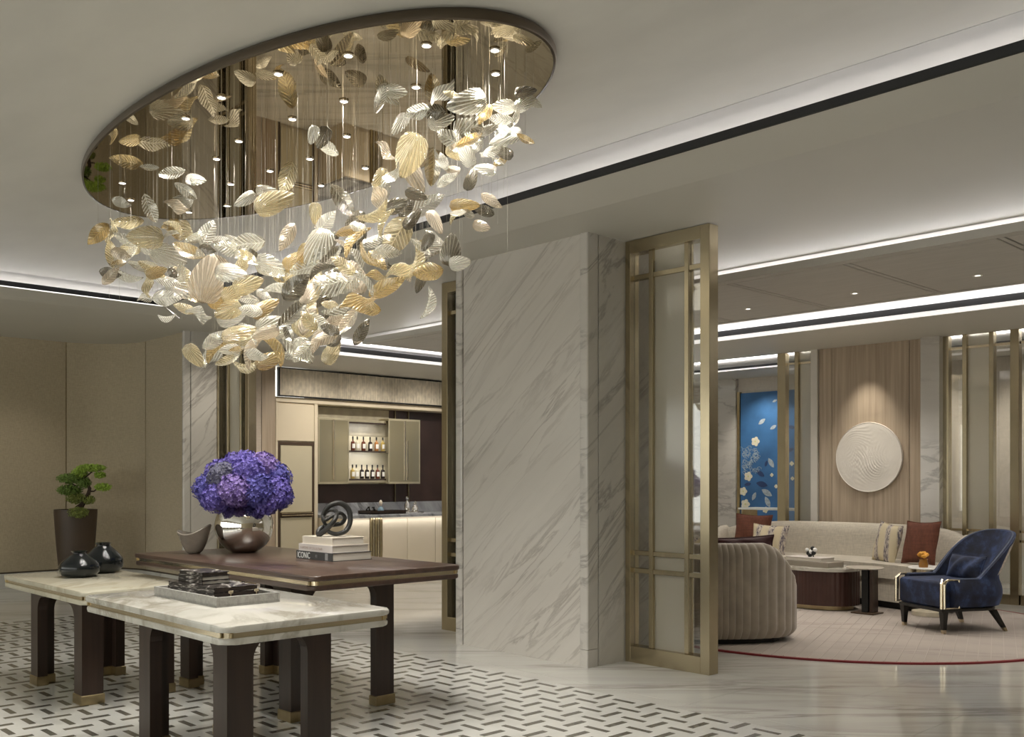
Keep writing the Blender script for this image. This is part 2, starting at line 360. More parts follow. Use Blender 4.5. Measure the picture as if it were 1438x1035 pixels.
for a, b in zip(xs, xs[1:]):
    o = MB().box((a + .03 + 6, 6.72 - 7.5, 0), (b - .03 + 6, 8.32 - 7.5, .05), .004, 1).obj('ceiling_panel', RAFTM, raft)
    MB().box((b - .018 + 6, 6.72 - 7.5, .0), (b + .018 + 6, 8.32 - 7.5, .05), .003, 1).obj('groove_batten', RAFTM, raft)
MB().box((-9.45 + 6, 6.61 - 7.5, 0), (9, 6.705 - 7.5, .06)).box((-9.45 + 6, 8.335 - 7.5, 0), (9, 8.42 - 7.5, .06)).box((-9.45 + 6, 6.706 - 7.5, .051), (9, 8.334 - 7.5, .06)).obj('raft_edge', RAFTM, raft)
for k, (x, y) in enumerate([(-5.047, 7.82), (-4.004, 7.82), (-6.05, 7.82), (-3.0, 7.82), (-7.1, 7.82)]):
    d = thing('downlight', ['tiny recessed lounge ceiling downlight, the nearer to the brass screen of two', 'tiny recessed lounge ceiling downlight straight above the round plaster relief', 'tiny recessed downlight in the lounge ceiling behind the brass screen', 'tiny recessed downlight in the lounge ceiling near the right edge', 'tiny recessed downlight in the lounge ceiling behind the marble column'][k], 'downlight', (x, y, 2.868), group='recessed lounge downlights')
    MB().lathe([(.028, 0), (.034, -.003), (.034, .001)], 16).obj('rim', plain('white_rim', (.7, .68, .64), .4), d)
    MB().lathe([(0, -.001), (.02, -.001)], 12).obj('lens', emit('small_lens', (1, .95, .85), 3), d)

# ---------------------------------------------------------------- walls
wl = setting('wall_left')
BR = MATS['satin_brass']
def fpanel(path, z0, z1, m, name='fabric_panel', t=.02, par=wl):      # panel along a plan path, thickness behind
    b = MB(); k = len(path)
    nrm = []
    for i in range(k):
        d = Vector(path[min(i + 1, k - 1)]) - Vector(path[max(i - 1, 0)]); d.normalize(); nrm.append(Vector((-d.y, d.x)))
    back = [(p[0] + n.x * t, p[1] + n.y * t) for p, n in zip(path, nrm)]
    b.prism(list(path) + back[::-1], z0, z1); return b.obj(name, m, par, True, 30)
X0, Y0, RR = -12.64, 5.09, .75
arc = [(X0 + RR - RR * math.cos(a), Y0 - RR + RR * math.sin(a)) for a in [i / 12 * PI / 2 for i in range(13)]]
fpanel([(X0, -4), (X0, -1.5)], .19, 3.0, FABW); fpanel([(X0, -1.49), (X0, 1.45)], .19, 3.0, FABW)
fpanel([(X0, 1.46), (X0, 4.405)], .19, 3.0, FABW)
fpanel([(X0, 4.42)] + arc[1:] if False else [(X0, 4.418)] + [p for p in arc if p[1] > 4.42], .19, 3.0, FABW)
fpanel([(-11.875, Y0), (-10.76, Y0)], .19, 3.0, FABW)
for x, y in ((X0 - .004, 4.4115), (-11.882, Y0 + .004), (X0 - .004, 1.455), (X0 - .004, -1.495)):
    MB().box((x - .004, y - .004, .19), (x + .004, y + .004, 3.0)).obj('brass_strip', BRASSD, wl)
fpanel([(X0 + .01, -4), (X0 + .01, 4.34)] + [(X0 + RR - (RR - .01) * math.cos(a), Y0 - RR + (RR - .01) * math.sin(a)) for a in [i / 12 * PI / 2 for i in range(1, 13)]] + [(-10.76, Y0 - .01)], .0, .172, MFLOOR, 'marble_skirting', .03)
fpanel([(X0 - .01, -4), (X0 - .01, 4.34)] + [(X0 + RR - (RR + .01) * math.cos(a), Y0 - RR + (RR + .01) * math.sin(a)) for a in [i / 12 * PI / 2 for i in range(1, 13)]] + [(-10.76, Y0 + .012)], .0, 3.0, plain('dark_gap', (.08, .06, .04), .8), 'backing', .03)
# marble jamb left of the bar opening
ja = setting('wall_jamb_left')
MB().prism(rrect(-10.76, -10.71, 5.03, 5.12, .02), 0, 3.0).obj('marble_trim', MCOL2, ja)
MB().box((-10.76, 5.12, 0), (-10.70, 5.56, 3.0)).obj('marble_panel', MCOL2, ja)
# column
co = setting('wall_column')
MB().box((-5.845, 5.05, 0), (-4.605, 5.5, 3.0)).obj('marble_panel', MCOL, co)
for x0, x1, m in ((-5.925, -5.85, MCOL2), (-4.60, -4.525, MCOL2)):
    MB().prism(rrect(x0, x1, 5.033, 5.15, .012, 3), .125, 3.0).obj('corner_trim', m, co)
    MB().prism(rrect(x0, x1, 5.033, 5.15, .012, 3), 0, .122).obj('trim_base', m, co)
for x0, x1 in ((-5.925, -5.86), (-4.59, -4.527)):
    MB().box((x0, 5.155, 0), (x1, 5.53, 3.0)).obj('side_panel', MCOL2, co)
pl = setting('wall_pillar'); MB().box((-4.68, 5.73, 0), (-4.37, 6.05, 3.0)).obj('marble_panel', MCOL, pl)
# rear wall of the lounge at Y = 10.75
wb = setting('wall_back')
ox = [-5.96, -5.793, -4.86, -4.70]
for a, b in zip(ox, ox[1:]): MB().box((a + .003, 10.75, 0), (b - .003, 10.8, 2.86), .002, 1).obj('wood_panel', OAK, wb)
MB().box((-6.05, 10.72, 0), (-5.965, 10.95, 2.86)).obj('marble_trim', plain('pale_marble_trim', (.66, .63, .57), .3, nscale=4, namt=.05), wb)
MB().box((-4.695, 10.66, 0), (-4.49, 10.95, 2.86)).obj('marble_pier', MCOL2, wb)
MB().box((-5.96, 10.8, 0), (-4.7, 10.9, 2.86)).obj('backing', DKBR, wb)
wc = setting('wall_corridor')
MB().box((-9.9, 12.95, 0), (-8.58, 13.1, 2.86)).obj('marble_panel', MCOL2, wc)
MB().box((-13, 13.02, 0), (-9.9, 13.1, 2.86)).box((-8.58, 13.02, 0), (3, 13.1, 2.86)).obj('fabric_panel', weave('cream_fabric', (.60, .55, .48), 120, 90, .08), wc)
MB().box((-8.5, 13.0, 0), (3, 13.02, .35)).obj('marble_skirting', MFLOOR, wc)
wr = setting('wall_right'); MB().box((3, -4, 0), (3.1, 13.2, 3.2)).obj('fabric_panel', FABW, wr)
wf = setting('wall_far')
MB().box((-12.0, 5.7, 0), (-11.96, 6.72, 3.0)).obj('fabric_panel', FABP, wf)
MB().box((-12.0, 6.725, 0), (-11.95, 6.93, 2.85)).obj('wood_panel', OAK, wf)
MB().box((-12.4, 10.46, 0), (-11.95, 13.0, 2.85)).obj('fabric_panel', FABP, wf)
# rear of the hall behind the camera: mullioned windows, daylight beyond
wn = setting('wall_front')
for i in range(9):
    x = -12.4 + i * 1.9; MB().box((x, -4.1, 0), (x + .22, -3.9, 3.15)).obj('pier', FABW, wn)
MB().box((-12.6, -4.1, 2.7), (3, -3.9, 3.2)).box((-12.6, -4.1, 0), (3, -3.9, .5)).obj('spandrel', FABW, wn)

# ---------------------------------------------------------------- brass glazed screens
def screen(name, label, x0, w, y, H=2.995, flip=False):
    t = thing(name, label, 'glass screen', (x0, y, 0), group='brass framed glass screens')
    P = lambda v: w - v if flip else v
    def bx(a, b, z0, z1, m, nm, y0=0, y1=.1, bev=.002):
        lo, hi = sorted((P(a), P(b))); return MB().box((lo, y0, z0), (hi, y1, z1), bev, 1).obj(nm, m, t)
    bx(0, .045, 0, H, BRASS, 'stile'); bx(w - .075, w, 0, H, BRASS, 'stile')
    bx(.045, w - .075, 0, .115, BRASS, 'bottom_rail'); bx(.045, w - .075, H - .09, H, BRASS, 'top_rail')
    for v in (.195, .50): bx(v, v + .035, .115, H - .09, BRASS, 'mullion', .02, .08)
    for z in (2.715, .76, .635):
        for a, b in ((.045, .195), (.23, .50), (.535, w - .075)): bx(a, b, z, z + .034, BRASS, 'transom', .025, .075)
    zs = [.115, .635, .669, .76, .794, 2.715, 2.749, H - .09]
    for a, b, m, nm in ((.045, .195, GLASS, 'clear_pane'), (.23, .50, FROST, 'frosted_pane'), (.535, w - .075, GLASS, 'clear_pane')):
        for k in range(0, 8, 2): bx(a, b, zs[k], zs[k + 1], m, nm, .046, .054, 0)
    return t
screen('glass_screen', 'tall brass framed glass screen with a frosted middle pane, standing right of the marble column', -4.52, .72, 5.43)
screen('glass_screen', 'tall brass framed glass screen partly hidden behind the left side of the marble column', -6.575, .72, 5.43, flip=True)
screen('glass_screen', 'tall brass framed glass screen behind the purple flowers, beside the fabric wall', -10.69, .74, 5.43)
screen('glass_screen', 'far brass framed glass screen left of the wooden lounge wall panel, over the blue painting', -6.53, .48, 10.8, 2.85, flip=True) if False else None
def farscreen(label, x0, posts, x1, panes, zt=2.85):
    t = thing('glass_screen', label, 'glass screen', (x0, 10.75, 0), group='brass framed glass screens')
    for a, b in posts: MB().box((a - x0, 0, 0), (b - x0, .09, zt), .002, 1).obj('stile' if b - a > .05 else 'mullion', BRASS, t)
    for z in (2.70, .745, .645): MB().box((0, .03, z), (x1 - x0, .07, z + .025)).obj('transom', BRASSL, t)
    MB().box((0, .01, 0), (x1 - x0, .09, .1)).obj('bottom_rail', BRASS, t)
    for a, b, m in panes: MB().box((a - x0, .045, .1), (b - x0, .052, zt)).obj('glass_pane', m, t)
farscreen('far brass glass screen with slim uprights in front of the blue painting', -6.52, [(-6.52, -6.41), (-6.285, -6.235)], -6.05, [(-6.41, -6.285, GLASS), (-6.235, -6.05, FROST)])
farscreen('far brass glass screen behind the blue velvet chair, right of the wooden wall panel', -4.49, [(-4.49, -4.43), (-4.285, -4.24), (-4.01, -3.965), (-3.80, -3.715)], -3.715, [(-4.43, -4.285, GLASS), (-4.24, -4.01, FROST), (-3.965, -3.80, GLASS)])
farscreen('clear glass screen at the right edge, behind the blue velvet chair', -3.70, [(-2.95, -2.87)], -2.87, [(-3.70, -2.95, GLASS)])

# ---------------------------------------------------------------- wall art
art = thing('wall_disc', 'round cream plaster relief disc of carved waves on the wooden wall panel', 'wall art', (-5.325, 10.745, 1.553))
def relief(u, v):
    a = u * 2 * PI; r = v * .395
    x = r * math.cos(a); z = r * math.sin(a)
    h = 0
    for ox, oz, fr, sp in ((-.10, -.34, 30, 1.0), (.30, -.20, 22, 1.3), (-.36, .10, 26, .9), (.05, .30, 34, .8)):
        w = math.atan2(z - oz, x - ox); q = math.hypot(x - ox, z - oz)
        g = math.exp(-((q - .26) / .16) ** 2) * (.5 + .5 * math.sin(w * 3 + ox * 20))
        h += g * sp * abs(math.sin(w * fr + 7 * math.sin(q * 11 + ox * 9)))
    h = .007 * h * min(1, (1 - v) * 9)
    return (x, -.03 - h, z)
b = MB(); b.grid(relief, 120, 46, cu=True)
o = b.obj('relief_face', plain('cream_plaster', (.74, .70, .64), .6), art, True, 60)
MB().lathe([(0, 0), (.398, 0), (.402, .02), (.396, .034), (.39, .03)], 64).obj('disc_rim', MATS['cream_plaster'], art, True, 50).rotation_euler = (PI / 2, 0, 0)

pa = thing('painting', 'tall deep blue painting of cream blossoms and pale leaves beyond the lounge screen', 'painting', (-7.86, 12.98, 0))
BLUE = plain('painted_blue', (.045, .155, .36), .5, nscale=2.5, namt=.28, detail=6)
MB().box((-.65, 0, .40), (.65, .03, 2.62)).obj('canvas', BLUE, pa)
MB().box((-.70, -.02, .38), (-.655, .04, 2.64)).box((.655, -.02, .38), (.70, .04, 2.64)).obj('frame', BRASSD, pa)
cream = plain('petal_cream', (.80, .76, .60), .6, nscale=30, namt=.1); pale = plain('leaf_pale', (.40, .47, .52), .6, nscale=30, namt=.25); dk = plain('leaf_dark_blue', (.03, .06, .16), .6); yel = plain('petal_yellow', (.70, .68, .33), .6)
def flat(poly, dy, m, nm): MB().prism([(p[0], p[1]) for p in poly], dy, dy + .004, axis='y').obj(nm, m, pa)
def pt(px, py): p = at(px, py, y=12.98); return p.x + 7.86, p.z
def blossom(px, py, r, m=cream, n=5):
    cx, cz = pt(px, py); P = []
    for i in range(n * 6): a = i * 2 * PI / (n * 6) + px; rr = r * (.72 + .28 * abs(math.cos(a * n / 2))) ; P.append((cx + rr * math.cos(a), cz + rr * math.sin(a)))
    flat(P, -.006, m, 'painted_blossom'); flat([(cx + .2 * r * math.cos(k), cz + .2 * r * math.sin(k)) for k in range(6)], -.009, yel, 'painted_blossom')
def leaf2(px, py, L, ang, m):
    cx, cz = pt(px, py); P = []; n = 8
    for i in range(n + 1): u = i / n; P.append((u * L - L / 2, .22 * L * math.sin(PI * u) ** .8))
    for i in range(n - 1, 0, -1): u = i / n; P.append((u * L - L / 2, -.22 * L * math.sin(PI * u) ** .8))
    c, s = math.cos(ang), math.sin(ang); flat([(cx + x * c - z * s, cz + x * s + z * c) for x, z in P], -.004, m, 'painted_leaf')
for a in ((1061, 620, .075), (1051, 669, .075), (1044, 690, .07), (1047, 708, .08), (1075, 716, .05)): blossom(*a)
for a in ((1084, 667, .03), (1104, 662, .03), (1103, 676, .03), (1112, 651, .035), (1090, 683, .03), (1113, 672, .03)): blossom(*a, cream, 4)
for a in ((1083, 650, .17, -1.0, pale), (1077, 692, .2, -.5, pale), (1078, 705, .18, -1.1, pale), (1059, 697, .14, 1.1, pale), (1068, 665, .16, -.6, dk), (1050, 680, .12, .2, dk), (1070, 680, .2, -.2, dk), (1076, 651, .1, 1.2, dk), (1086, 600, .12, .5, pale), (1070, 592, .14, .6, pale), (1088, 563, .08, .4, pale), (1112, 600, .12, -.2, dk), (1110, 632, .12, .3, dk)): leaf2(*a)
b = MB(); random.seed(3)
for k in range(60):
    x, z = pt(1040 + random.random() * 22 + (k % 3) * 3, 628 + random.random() * 36); r = .015 + random.random() * .02
    b.tube([(x + r * math.cos(a) * (1 + .4 * math.sin(3 * a)), -.004, z + r * math.sin(a)) for a in [i * PI / 4 for i in range(7)]], .003, 4)
tag(b.obj('painted_tracery', plain('line_pale', (.45, .55, .62), .6), pa), kind='stuff')
cs = thing('console_table', 'slim white topped console beyond the screen, below the blue painting', 'console table', (-6.6, 11.35, 0))
MB().box((-.75, -.2, .90), (.62, .2, .925), .003, 1).obj('tabletop', plain('white_top', (.85, .84, .80), .3), cs)
for x in (-.72, .56): MB().box((x, -.17, 0), (x + .03, .17, .90)).obj('leg', BRASSD, cs)

# ---------------------------------------------------------------- bar
XF = -11.95
bw = setting('wall_bar')
MB().box((-12.3, 7.6, 0), (-12.22, 10.5, 2.85)).obj('dark_panel', DKBR, bw)
MB().box((-12.3, 6.9, 2.36), (-12.0, 10.45, 2.44)).obj('header', LACQ2, bw)
MB().box((-12.02, 6.93, 2.365), (-11.94, 10.45, 2.405)).obj('header_trim', LACQ2, bw)
MB().box((-12.215, 7.62, 1.95), (-12.19, 9.02, 2.35)).obj('gold_panel', plain('gold_leaf_panel', (.38, .34, .25), .4, nscale=7, namt=.15), bw)
MB().box((-12.22, 7.6, .80), (-12.19, 10.4, .952)).obj('marble_splashback', MGREY, bw)
MB().box((-12.21, 9.14, .95), (-12.19, 9.155, 2.35)).box((-12.21, 9.40, .95), (-12.19, 9.415, 2.35)).obj('brass_strip', BRASSD, bw)
fa = thing('pelmet', 'long pelmet of ribbed beige silk panels in a thin black frame above the bar', 'pelmet', (XF, 6.98, 2.44))
SILK = weave('ribbed_silk', (.72, .65, .53), 160, 12, .25, .7, .4)
for a, b in ((7.0, 7.930), (7.936, 8.893), (8.899, 9.83), (9.836, 10.42)):
    m = MB(); y = a
    m.box((-.05, a - 6.98, .02), (.0, b - 6.98, .385))
    k = 0
    while y < b - .012:
        m.box((0, y - 6.98, .02), (.006, y - 6.98 + .010, .385)); y += .0185
    tag(m.obj('ribbed_panel', SILK, fa), kind='stuff')
for lo, hi in (((-.03, -.01, 0), (.012, .014, .40)), ((-.03, 0, 0), (.012, 3.47, .016)), ((-.03, 0, .388), (.012, 3.47, .40))): slab('frame', lo, hi, BLACK, fa)
tc = thing('tall_cabinet', 'tall cream cabinet with a dark framed door at the left end of the bar', 'cabinet', (XF, 6.945, 0))
MB().box((-.3, -.01, 0), (-.02, .655, 2.36)).obj('body', LACQ2, tc)
MB().box((-.02, .02, 1.83), (.0, .60, 2.34), .004, 1).obj('upper_panel', LACQ2, tc)
for lo, hi in (((-.02, -.012, 0), (.008, .018, 2.36)), ((-.02, .60, 0), (.008, .655, 2.36))): slab('stile', lo, hi, LACQ2, tc, .002)
DB = plain('dark_bronze_frame', (.075, .048, .030), .35, nscale=8)
for lo, hi in (((-.02, .02, 0), (.006, .055, 1.815)), ((-.02, .562, 0), (.006, .597, 1.815)), ((-.02, .055, 1.77), (.006, .562, 1.815)), ((-.02, .055, .772), (.003, .562, .84))): slab('door_frame', lo, hi, DB, tc)
for z0, z1, l in ((.845, 1.765, 'upper'), (.05, .768, 'lower')):
    d = MB().box((-.02, .06, z0), (.012, .557, z1), .003, 1).obj('door', LACQ, tc)
for z in (.795, .735 + .09): MB().box((.01, .06, z), (.04, .557, z + .014), .003, 1).obj('handle', BRASSL, tc)
# wall cabinet
gc = thing('wall_cabinet', 'bronze glass wall cabinet above the bar with an open middle bay of bottles', 'cabinet', (-11.95, 7.612, 1.23)); gc.scale = (.42, 1.04, 1.03)
CAB = plain('champagne_metal', (.52, .47, .33), .3, .6, nscale=5, namt=.1)
for lo, hi in (((-.6, .0, .0), (-.59, 1.76, .92)),): slab('back_panel', lo, hi, LACQ, gc)
for y0, y1, x1, zt in ((.0, .50, 0, .92), (1.18, 1.76, 0, .955)):
    for lo, hi in (((-.59, y0, 0), (x1, y1, .03)), ((-.59, y0, zt - .03), (x1, y1, zt)), ((-.02, y0, .03), (x1, y0 + .022, zt - .03)), ((-.02, y1 - .022, .03), (x1, y1, zt - .03))): slab('cabinet_frame', lo, hi, CAB, gc, .003)
    for z in (.45,): slab('inner_shelf', (-.58, y0 + .02, z), (-.04, y1 - .02, z + .012), CAB, gc)
    slab('glass_door', (-.012, y0 + .022, .03), (-.004, y1 - .022, zt - .03), SMOKE, gc)
slab('glass_door', (-.5, 1.752, .03), (-.02, 1.758, .92), SMOKE, gc)
for y, z0, z1 in ((.225, .06, .90), (1.455, .05, .93), (1.50, .05, .64)): MB().box((.0, y, z0), (.022, y + .034, z1), .006, 2).obj('handle', BRASSL, gc)
DS = plain('dark_shelf', (.05, .035, .03), .2, coat=.3)
for z in (.455, .052, .862): slab('shelf', (-.58, .50, z), (-.15, 1.18, z + .022), DS, gc)
for lo, hi in (((-.58, .50, .02), (-.15, 1.18, .05)), ((-.58, .50, .885), (-.15, 1.18, .92))): slab('bay_frame', lo, hi, CAB, gc)
# counter
cn = thing('bar_counter', 'cream fronted bar counter with grey veined marble top and brass corner', 'bar counter', (-11.3, 7.62, 0))
MB().box((-.89, 0, .757), (0, 2.8, .80), .006, 2).obj('worktop', MGREY, cn)
MB().box((-.89, 0, .0), (-.06, 2.8, .755)).obj('carcass', LACQ2, cn)
for a, b in ((0.0, .44), (.65, 1.10), (1.104, 1.62), (1.624, 2.2), (2.204, 2.8)): MB().box((-.06, a + .002, .06), (-.035, b - .002, .735), .002, 1).obj('door', LACQ2, cn)
for k in range(5): MB().tube([(-.035, .465 + k * .042, .0), (-.035, .465 + k * .042, .755)], .021, 10).obj('brass_column', BRASS if k % 2 else BRASSD, cn, True)
# bottles
BG = {}
def bottle(px, zshelf, liquid, label, grp, y):
    t = thing('bottle', label, 'bottle', (-12.07, y, zshelf), group=grp)
    k = liquid
    if k not in BG:
        q = [MB().lathe([(0, 0), (.026, .0), (.028, .006), (.028, .10), (.024, .115), (.009, .125), (.008, .15)], 16).mesh('glass_body', k, True),
             MB().lathe([(.0095, .145), (.0095, .185), (0, .186)], 12).mesh('stopper', BLACK, True), MB().grid(lambda u, v: (.0288 * math.cos((u - .5) * 1.7), .0288 * math.sin((u - .5) * 1.7), .03 + v * .06), 7, 2)]
        mb = MB(); mb.grid(lambda u, v: (.0292 * math.cos((u - .5) * 1.7), .0292 * math.sin((u - .5) * 1.7), .03 + v * .06), 7, 2); q[2] = mb.mesh('paper_label', plain('bottle_label', (.82, .80, .74), .7))
        BG[k] = q
    for nm, me in zip(('glass_body', 'stopper', 'paper_label'), BG[k]): link(nm, me, t)
    t.scale = (1.15, 1.15, 1.12)
cols = {n: plain('liquid_' + n, c, .08, coat=.5) for n, c in dict(black=(.02, .012, .01), red=(.12, .03, .015), gold=(.45, .33, .10), amber=(.35, .15, .04), clear=(.62, .57, .42)).items()}
order = ['first', 'second', 'third', 'fourth', 'fifth', 'sixth', 'seventh']
desc = dict(black='dark', red='deep red', gold='golden', amber='amber', clear='pale')
for i, (px, c) in enumerate(zip((495.5, 501.8, 510.3, 519.8, 528.6, 537.6), ('red', 'clear', 'red', 'black', 'amber', 'gold'))):
    bottle(px, 1.723, cols[c], 'white labelled %s bottle, %s from left on the upper bar shelf' % (desc[c], order[i]), 'bottles on the upper bar shelf', at(px, 620, x=-12.07).y)
for i, (px, c) in enumerate(zip((495.0, 500.4, 508, 515.3, 522.8, 530.2, 537.6), ('gold', 'clear', 'black', 'black', 'black', 'red', 'black'))):
    bottle(px, 1.308, cols[c], 'white labelled %s bottle, %s from left on the lower bar shelf' % (desc[c], order[i]), 'bottles on the lower bar shelf', at(px, 660, x=-12.07).y)
bt = thing('serving_tray', 'dark brown rectangular serving tray on the bar counter', 'tray', (-11.62, 8.48, .80))
MB().box((-.16, -.31, 0), (.16, .31, .0145)).obj('base', DARKW, bt)
for lo, hi in (((-.16, -.31, 0), (-.145, .31, .05)), ((.145, -.31, 0), (.16, .31, .05)), ((-.145, -.31, 0), (.145, -.295, .05)), ((-.145, .295, 0), (.145, .31, .05))): slab('rim', lo, hi, DARKW, bt)
t = thing('bitters_bottle', 'small blue glass bottle with pale stopper standing in the bar tray', 'bottle', (-11.6, 8.44, .812))
MB().lathe([(0, 0), (.045, 0), (.05, .03), (.04, .07), (.014, .09), (.014, .10)], 16).obj('glass_body', plain('blue_glass', (.20, .30, .38), .1, coat=.5), t, True)
MB().lathe([(.012, .10), (.02, .12), (.028, .15), (.014, .18), (0, .19)], 12).obj('stopper', plain('cork_pale', (.75, .66, .55), .4), t, True)
t = thing('bar_tool', 'little dark branching bar tool at the left end of the bar tray', 'bar tool', (-11.6, 8.27, .812))
for k in range(4): MB().tube([(0, 0, 0), (.05 * math.cos(k * 1.7), .07 * math.sin(k * 1.7 + .5), .05), (.03 * math.cos(k), .04 * math.sin(k * 2), .09)], .012, 6).obj('prong', plain('gunmetal', (.06, .06, .06), .2, .8), t, True)
MB().box((-.03, .05, .0), (.03, .26, .035), .004).obj('case', BLACK, bt, loc=(0, .0, .0145))
t = thing('round_tray', 'round silver tray under the decanters on the bar counter', 'tray', (-11.62, 9.02, .80))
MB().lathe([(0, .004), (.17, .004), (.19, .014), (.185, .004), (0, 0)], 32).obj('dish', CHROME, t, True)
for k, (dx, dy, h, r, l) in enumerate(((-.02, -.07, .24, .045, 'tallest silver decanter with ball stopper on the round bar tray'), (.05, .02, .15, .05, 'squat silver decanter at the front of the round bar tray'), (-.03, .09, .17, .042, 'slim silver decanter at the right of the round bar tray'))):
    t = thing('decanter', l, 'decanter', (-11.62 + dx, 9.02 + dy, .806), group='silver decanters on the bar')
    MB().lathe([(0, 0), (r, 0), (r * 1.05, h * .2), (r * .9, h * .5), (r * .35, h * .68), (r * .3, h * .78)], 20).obj('body', plain('silver', (.80, .78, .75), .08, .9), t, True)
    MB().lathe([(r * .28, h * .78), (r * .5, h * .86), (r * .5, h * .94), (0, h)], 14).obj('stopper', MATS['silver'], t, True)

# ---------------------------------------------------------------- tables
def table(name, label, x0, x1, y0, y1, z, lx0, lx1, ly0, ly1, top, th=.034, bev=.010):
    t = thing(name, label, 'table', ((x0 + x1) / 2, (y0 + y1) / 2, 0)); cx, cy = (x0 + x1) / 2, (y0 + y1) / 2
    X0_, X1_, Y0_, Y1_ = x0 - cx, x1 - cx, y0 - cy, y1 - cy; w, h = X1_, Y1_
    MB().prism(rrect(-w, w, -h, h, .05), z - th, z, bev=bev, seg=3).obj('tabletop', top, t, True)
    MB().prism(rrect(-w + .005, w - .005, -h + .005, h - .005, .05), z - th * 2 - .022, z - th - .022, bev=bev, seg=3).obj('lower_slab', top, t, True)
    MB().prism(rrect(-w + .014, w - .014, -h + .014, h - .014, .045), z - th - .022, z - th).obj('brass_band', BRASSL, t, True)
    for sx in (-1, 1):
        for sy in (-1, 1):
            for k in (0, 1):
                MB().lathe([(.006, z - th - .020), (.006, z - th - .002)], 8, (sx * (w - .012 - .03 * k), sy * (h - .012 - .03 * (1 - k)), 0)).obj('corner_bead', BRASSD, t, True)
    a0, a1, b0, b1 = lx0 - cx, lx1 - cx, ly0 - cy, ly1 - cy; H = z - th * 2 - .022
    t_, arm, r = .06, .122, .095
    for sx, X in ((1, a0), (-1, a1)):
        for sy, Y in ((1, b0), (-1, b1)):
            prof = [(0, .058), (arm, .058), (arm, H - .03 - r)] + [(arm + r - r * math.cos(q * PI / 12), H - .03 - r + r * math.sin(q * PI / 12)) for q in range(1, 7)] + [(arm + r + .035, H - .03), (arm + r + .035, H), (0, H)]
            m = MB()
            m.prism([(X + sx * u, zz) for u, zz in prof], Y, Y + sy * t_, axis='y')
            m.prism([(Y + sy * (u), zz) for u, zz in [(t_, prof[0][1])] + prof[1:-1] + [(t_, H)]], X, X + sx * t_, axis='x')
            m.obj('leg', DARKW, t, label=None)
            g = .006; A = arm + g
            P = [(X - sx * g, Y - sy * g), (X + sx * A, Y - sy * g), (X + sx * A, Y + sy * (t_ + g)), (X + sx * (t_ + g), Y + sy * (t_ + g)), (X + sx * (t_ + g), Y + sy * A), (X - sx * g, Y + sy * A)]
            MB().prism(P, 0, .058, bev=.004, seg=1).obj('brass_foot', BRASSD, t)
    return t
table('display_table', 'dark walnut table with brass banded edge, carrying the flower bowl', -6.32, -4.17, 2.62, 3.60, .82, -5.92, -4.60, 2.76, 3.44, DARKT, .026, .008)
table('display_table', 'low marble topped table with dark arched legs nearest the camera', -4.94, -3.49, 1.80, 2.61, .73, -4.66, -3.78, 1.965, 2.475, MTOP, .026)
table('display_table', 'low warm marble table at the far left, carrying two black vases', -6.95, -5.535, 2.02, 2.72, .675, -6.636, -5.767, 2.10, 2.65, MTOP2, .026)

# ---------------------------------------------------------------- things on the tables
BLKG = plain('black_lacquer', (.006, .008, .009), .16, coat=.15, spec=.4, nscale=8, namt=.4)
def vase(label, x, y, R, H):
    t = thing('vase', label, 'vase', (x, y, .675), group='black vases on the left marble table')
    pr = [(0, 0), (.55 * R, 0), (.80 * R, .05 * H), (.97 * R, .2 * H), (R, .38 * H), (.95 * R, .5 * H), (.8 * R, .62 * H), (.52 * R, .80 * H), (.36 * R, .88 * H), (.33 * R, .93 * H), (.40 * R, H), (.34 * R, H), (.27 * R, .9 * H), (.2 * R, .8 * H)]
    MB().lathe(pr, 40, wob=lambda a, z: 1 + (.05 * math.sin(5 * a) if z > .9 * H else 0)).obj('body', BLKG, t, True, 60)
vase('smaller squat glossy black vase at the front of the left marble table', -6.47, 2.34, .125, .165)
vase('larger rounded glossy black vase behind the smaller one on the marble table', -6.66, 2.565, .128, .20)
# organic bowl
t = thing('bowl', 'taupe ceramic bowl with two raised pointed lips on the dark wooden table', 'bowl', (-6.02, 2.90, .82))
def bowlf(inner):
    def f(u, v):
        a = u * 2 * PI; k = .035 + .075 * v ** .6 if v > 0 else .035
        h = .165 * v * (1 - .24 * (.5 - .5 * math.cos(2 * (a - .8))) * v) + (.02 * v ** 3 * math.cos(a - .8)) + (.006 if inner else 0)
        e = 1 - (.10 * v * (.5 - .5 * math.cos(2 * (a - .8)))); s = k * e - (.006 if inner else 0)
        return (s * math.cos(a) if v > 0 else s * math.cos(a), s * math.sin(a), h)
    return f
b = MB(); Vo = b.grid(bowlf(False), 40, 12, cu=True); Vi = b.grid(bowlf(True), 40, 12, cu=True)
for i in range(40):
    j = (i + 1) % 40; b.b.faces.new((Vo[i][-1], Vo[j][-1], Vi[j][-1], Vi[i][-1]))
b.b.faces.new([Vo[i][0] for i in range(40)]); b.b.faces.new([Vi[i][0] for i in range(40)])
b.obj('body', plain('taupe_glaze', (.23, .20, .165), .25, coat=.3, nscale=6, namt=.3), t, True, 50)
# mirrored flower bowl
t = thing('flower_vase', 'mirror polished spherical silver vase holding purple hydrangeas', 'vase', (-5.90, 3.19, .82))
R = .188; pr = [(0, 0), (.07, .0)] + [(R * math.sin(a), .172 - R * math.cos(a)) for a in [math.radians(d) for d in range(25, 146, 6)]] + [(R * math.sin(math.radians(146)) - .006, .172 + R * .83 - .004), (.09, .25), (.0, .24)]
MB().lathe(pr, 64).obj('body', CHROME, t, True, 60)
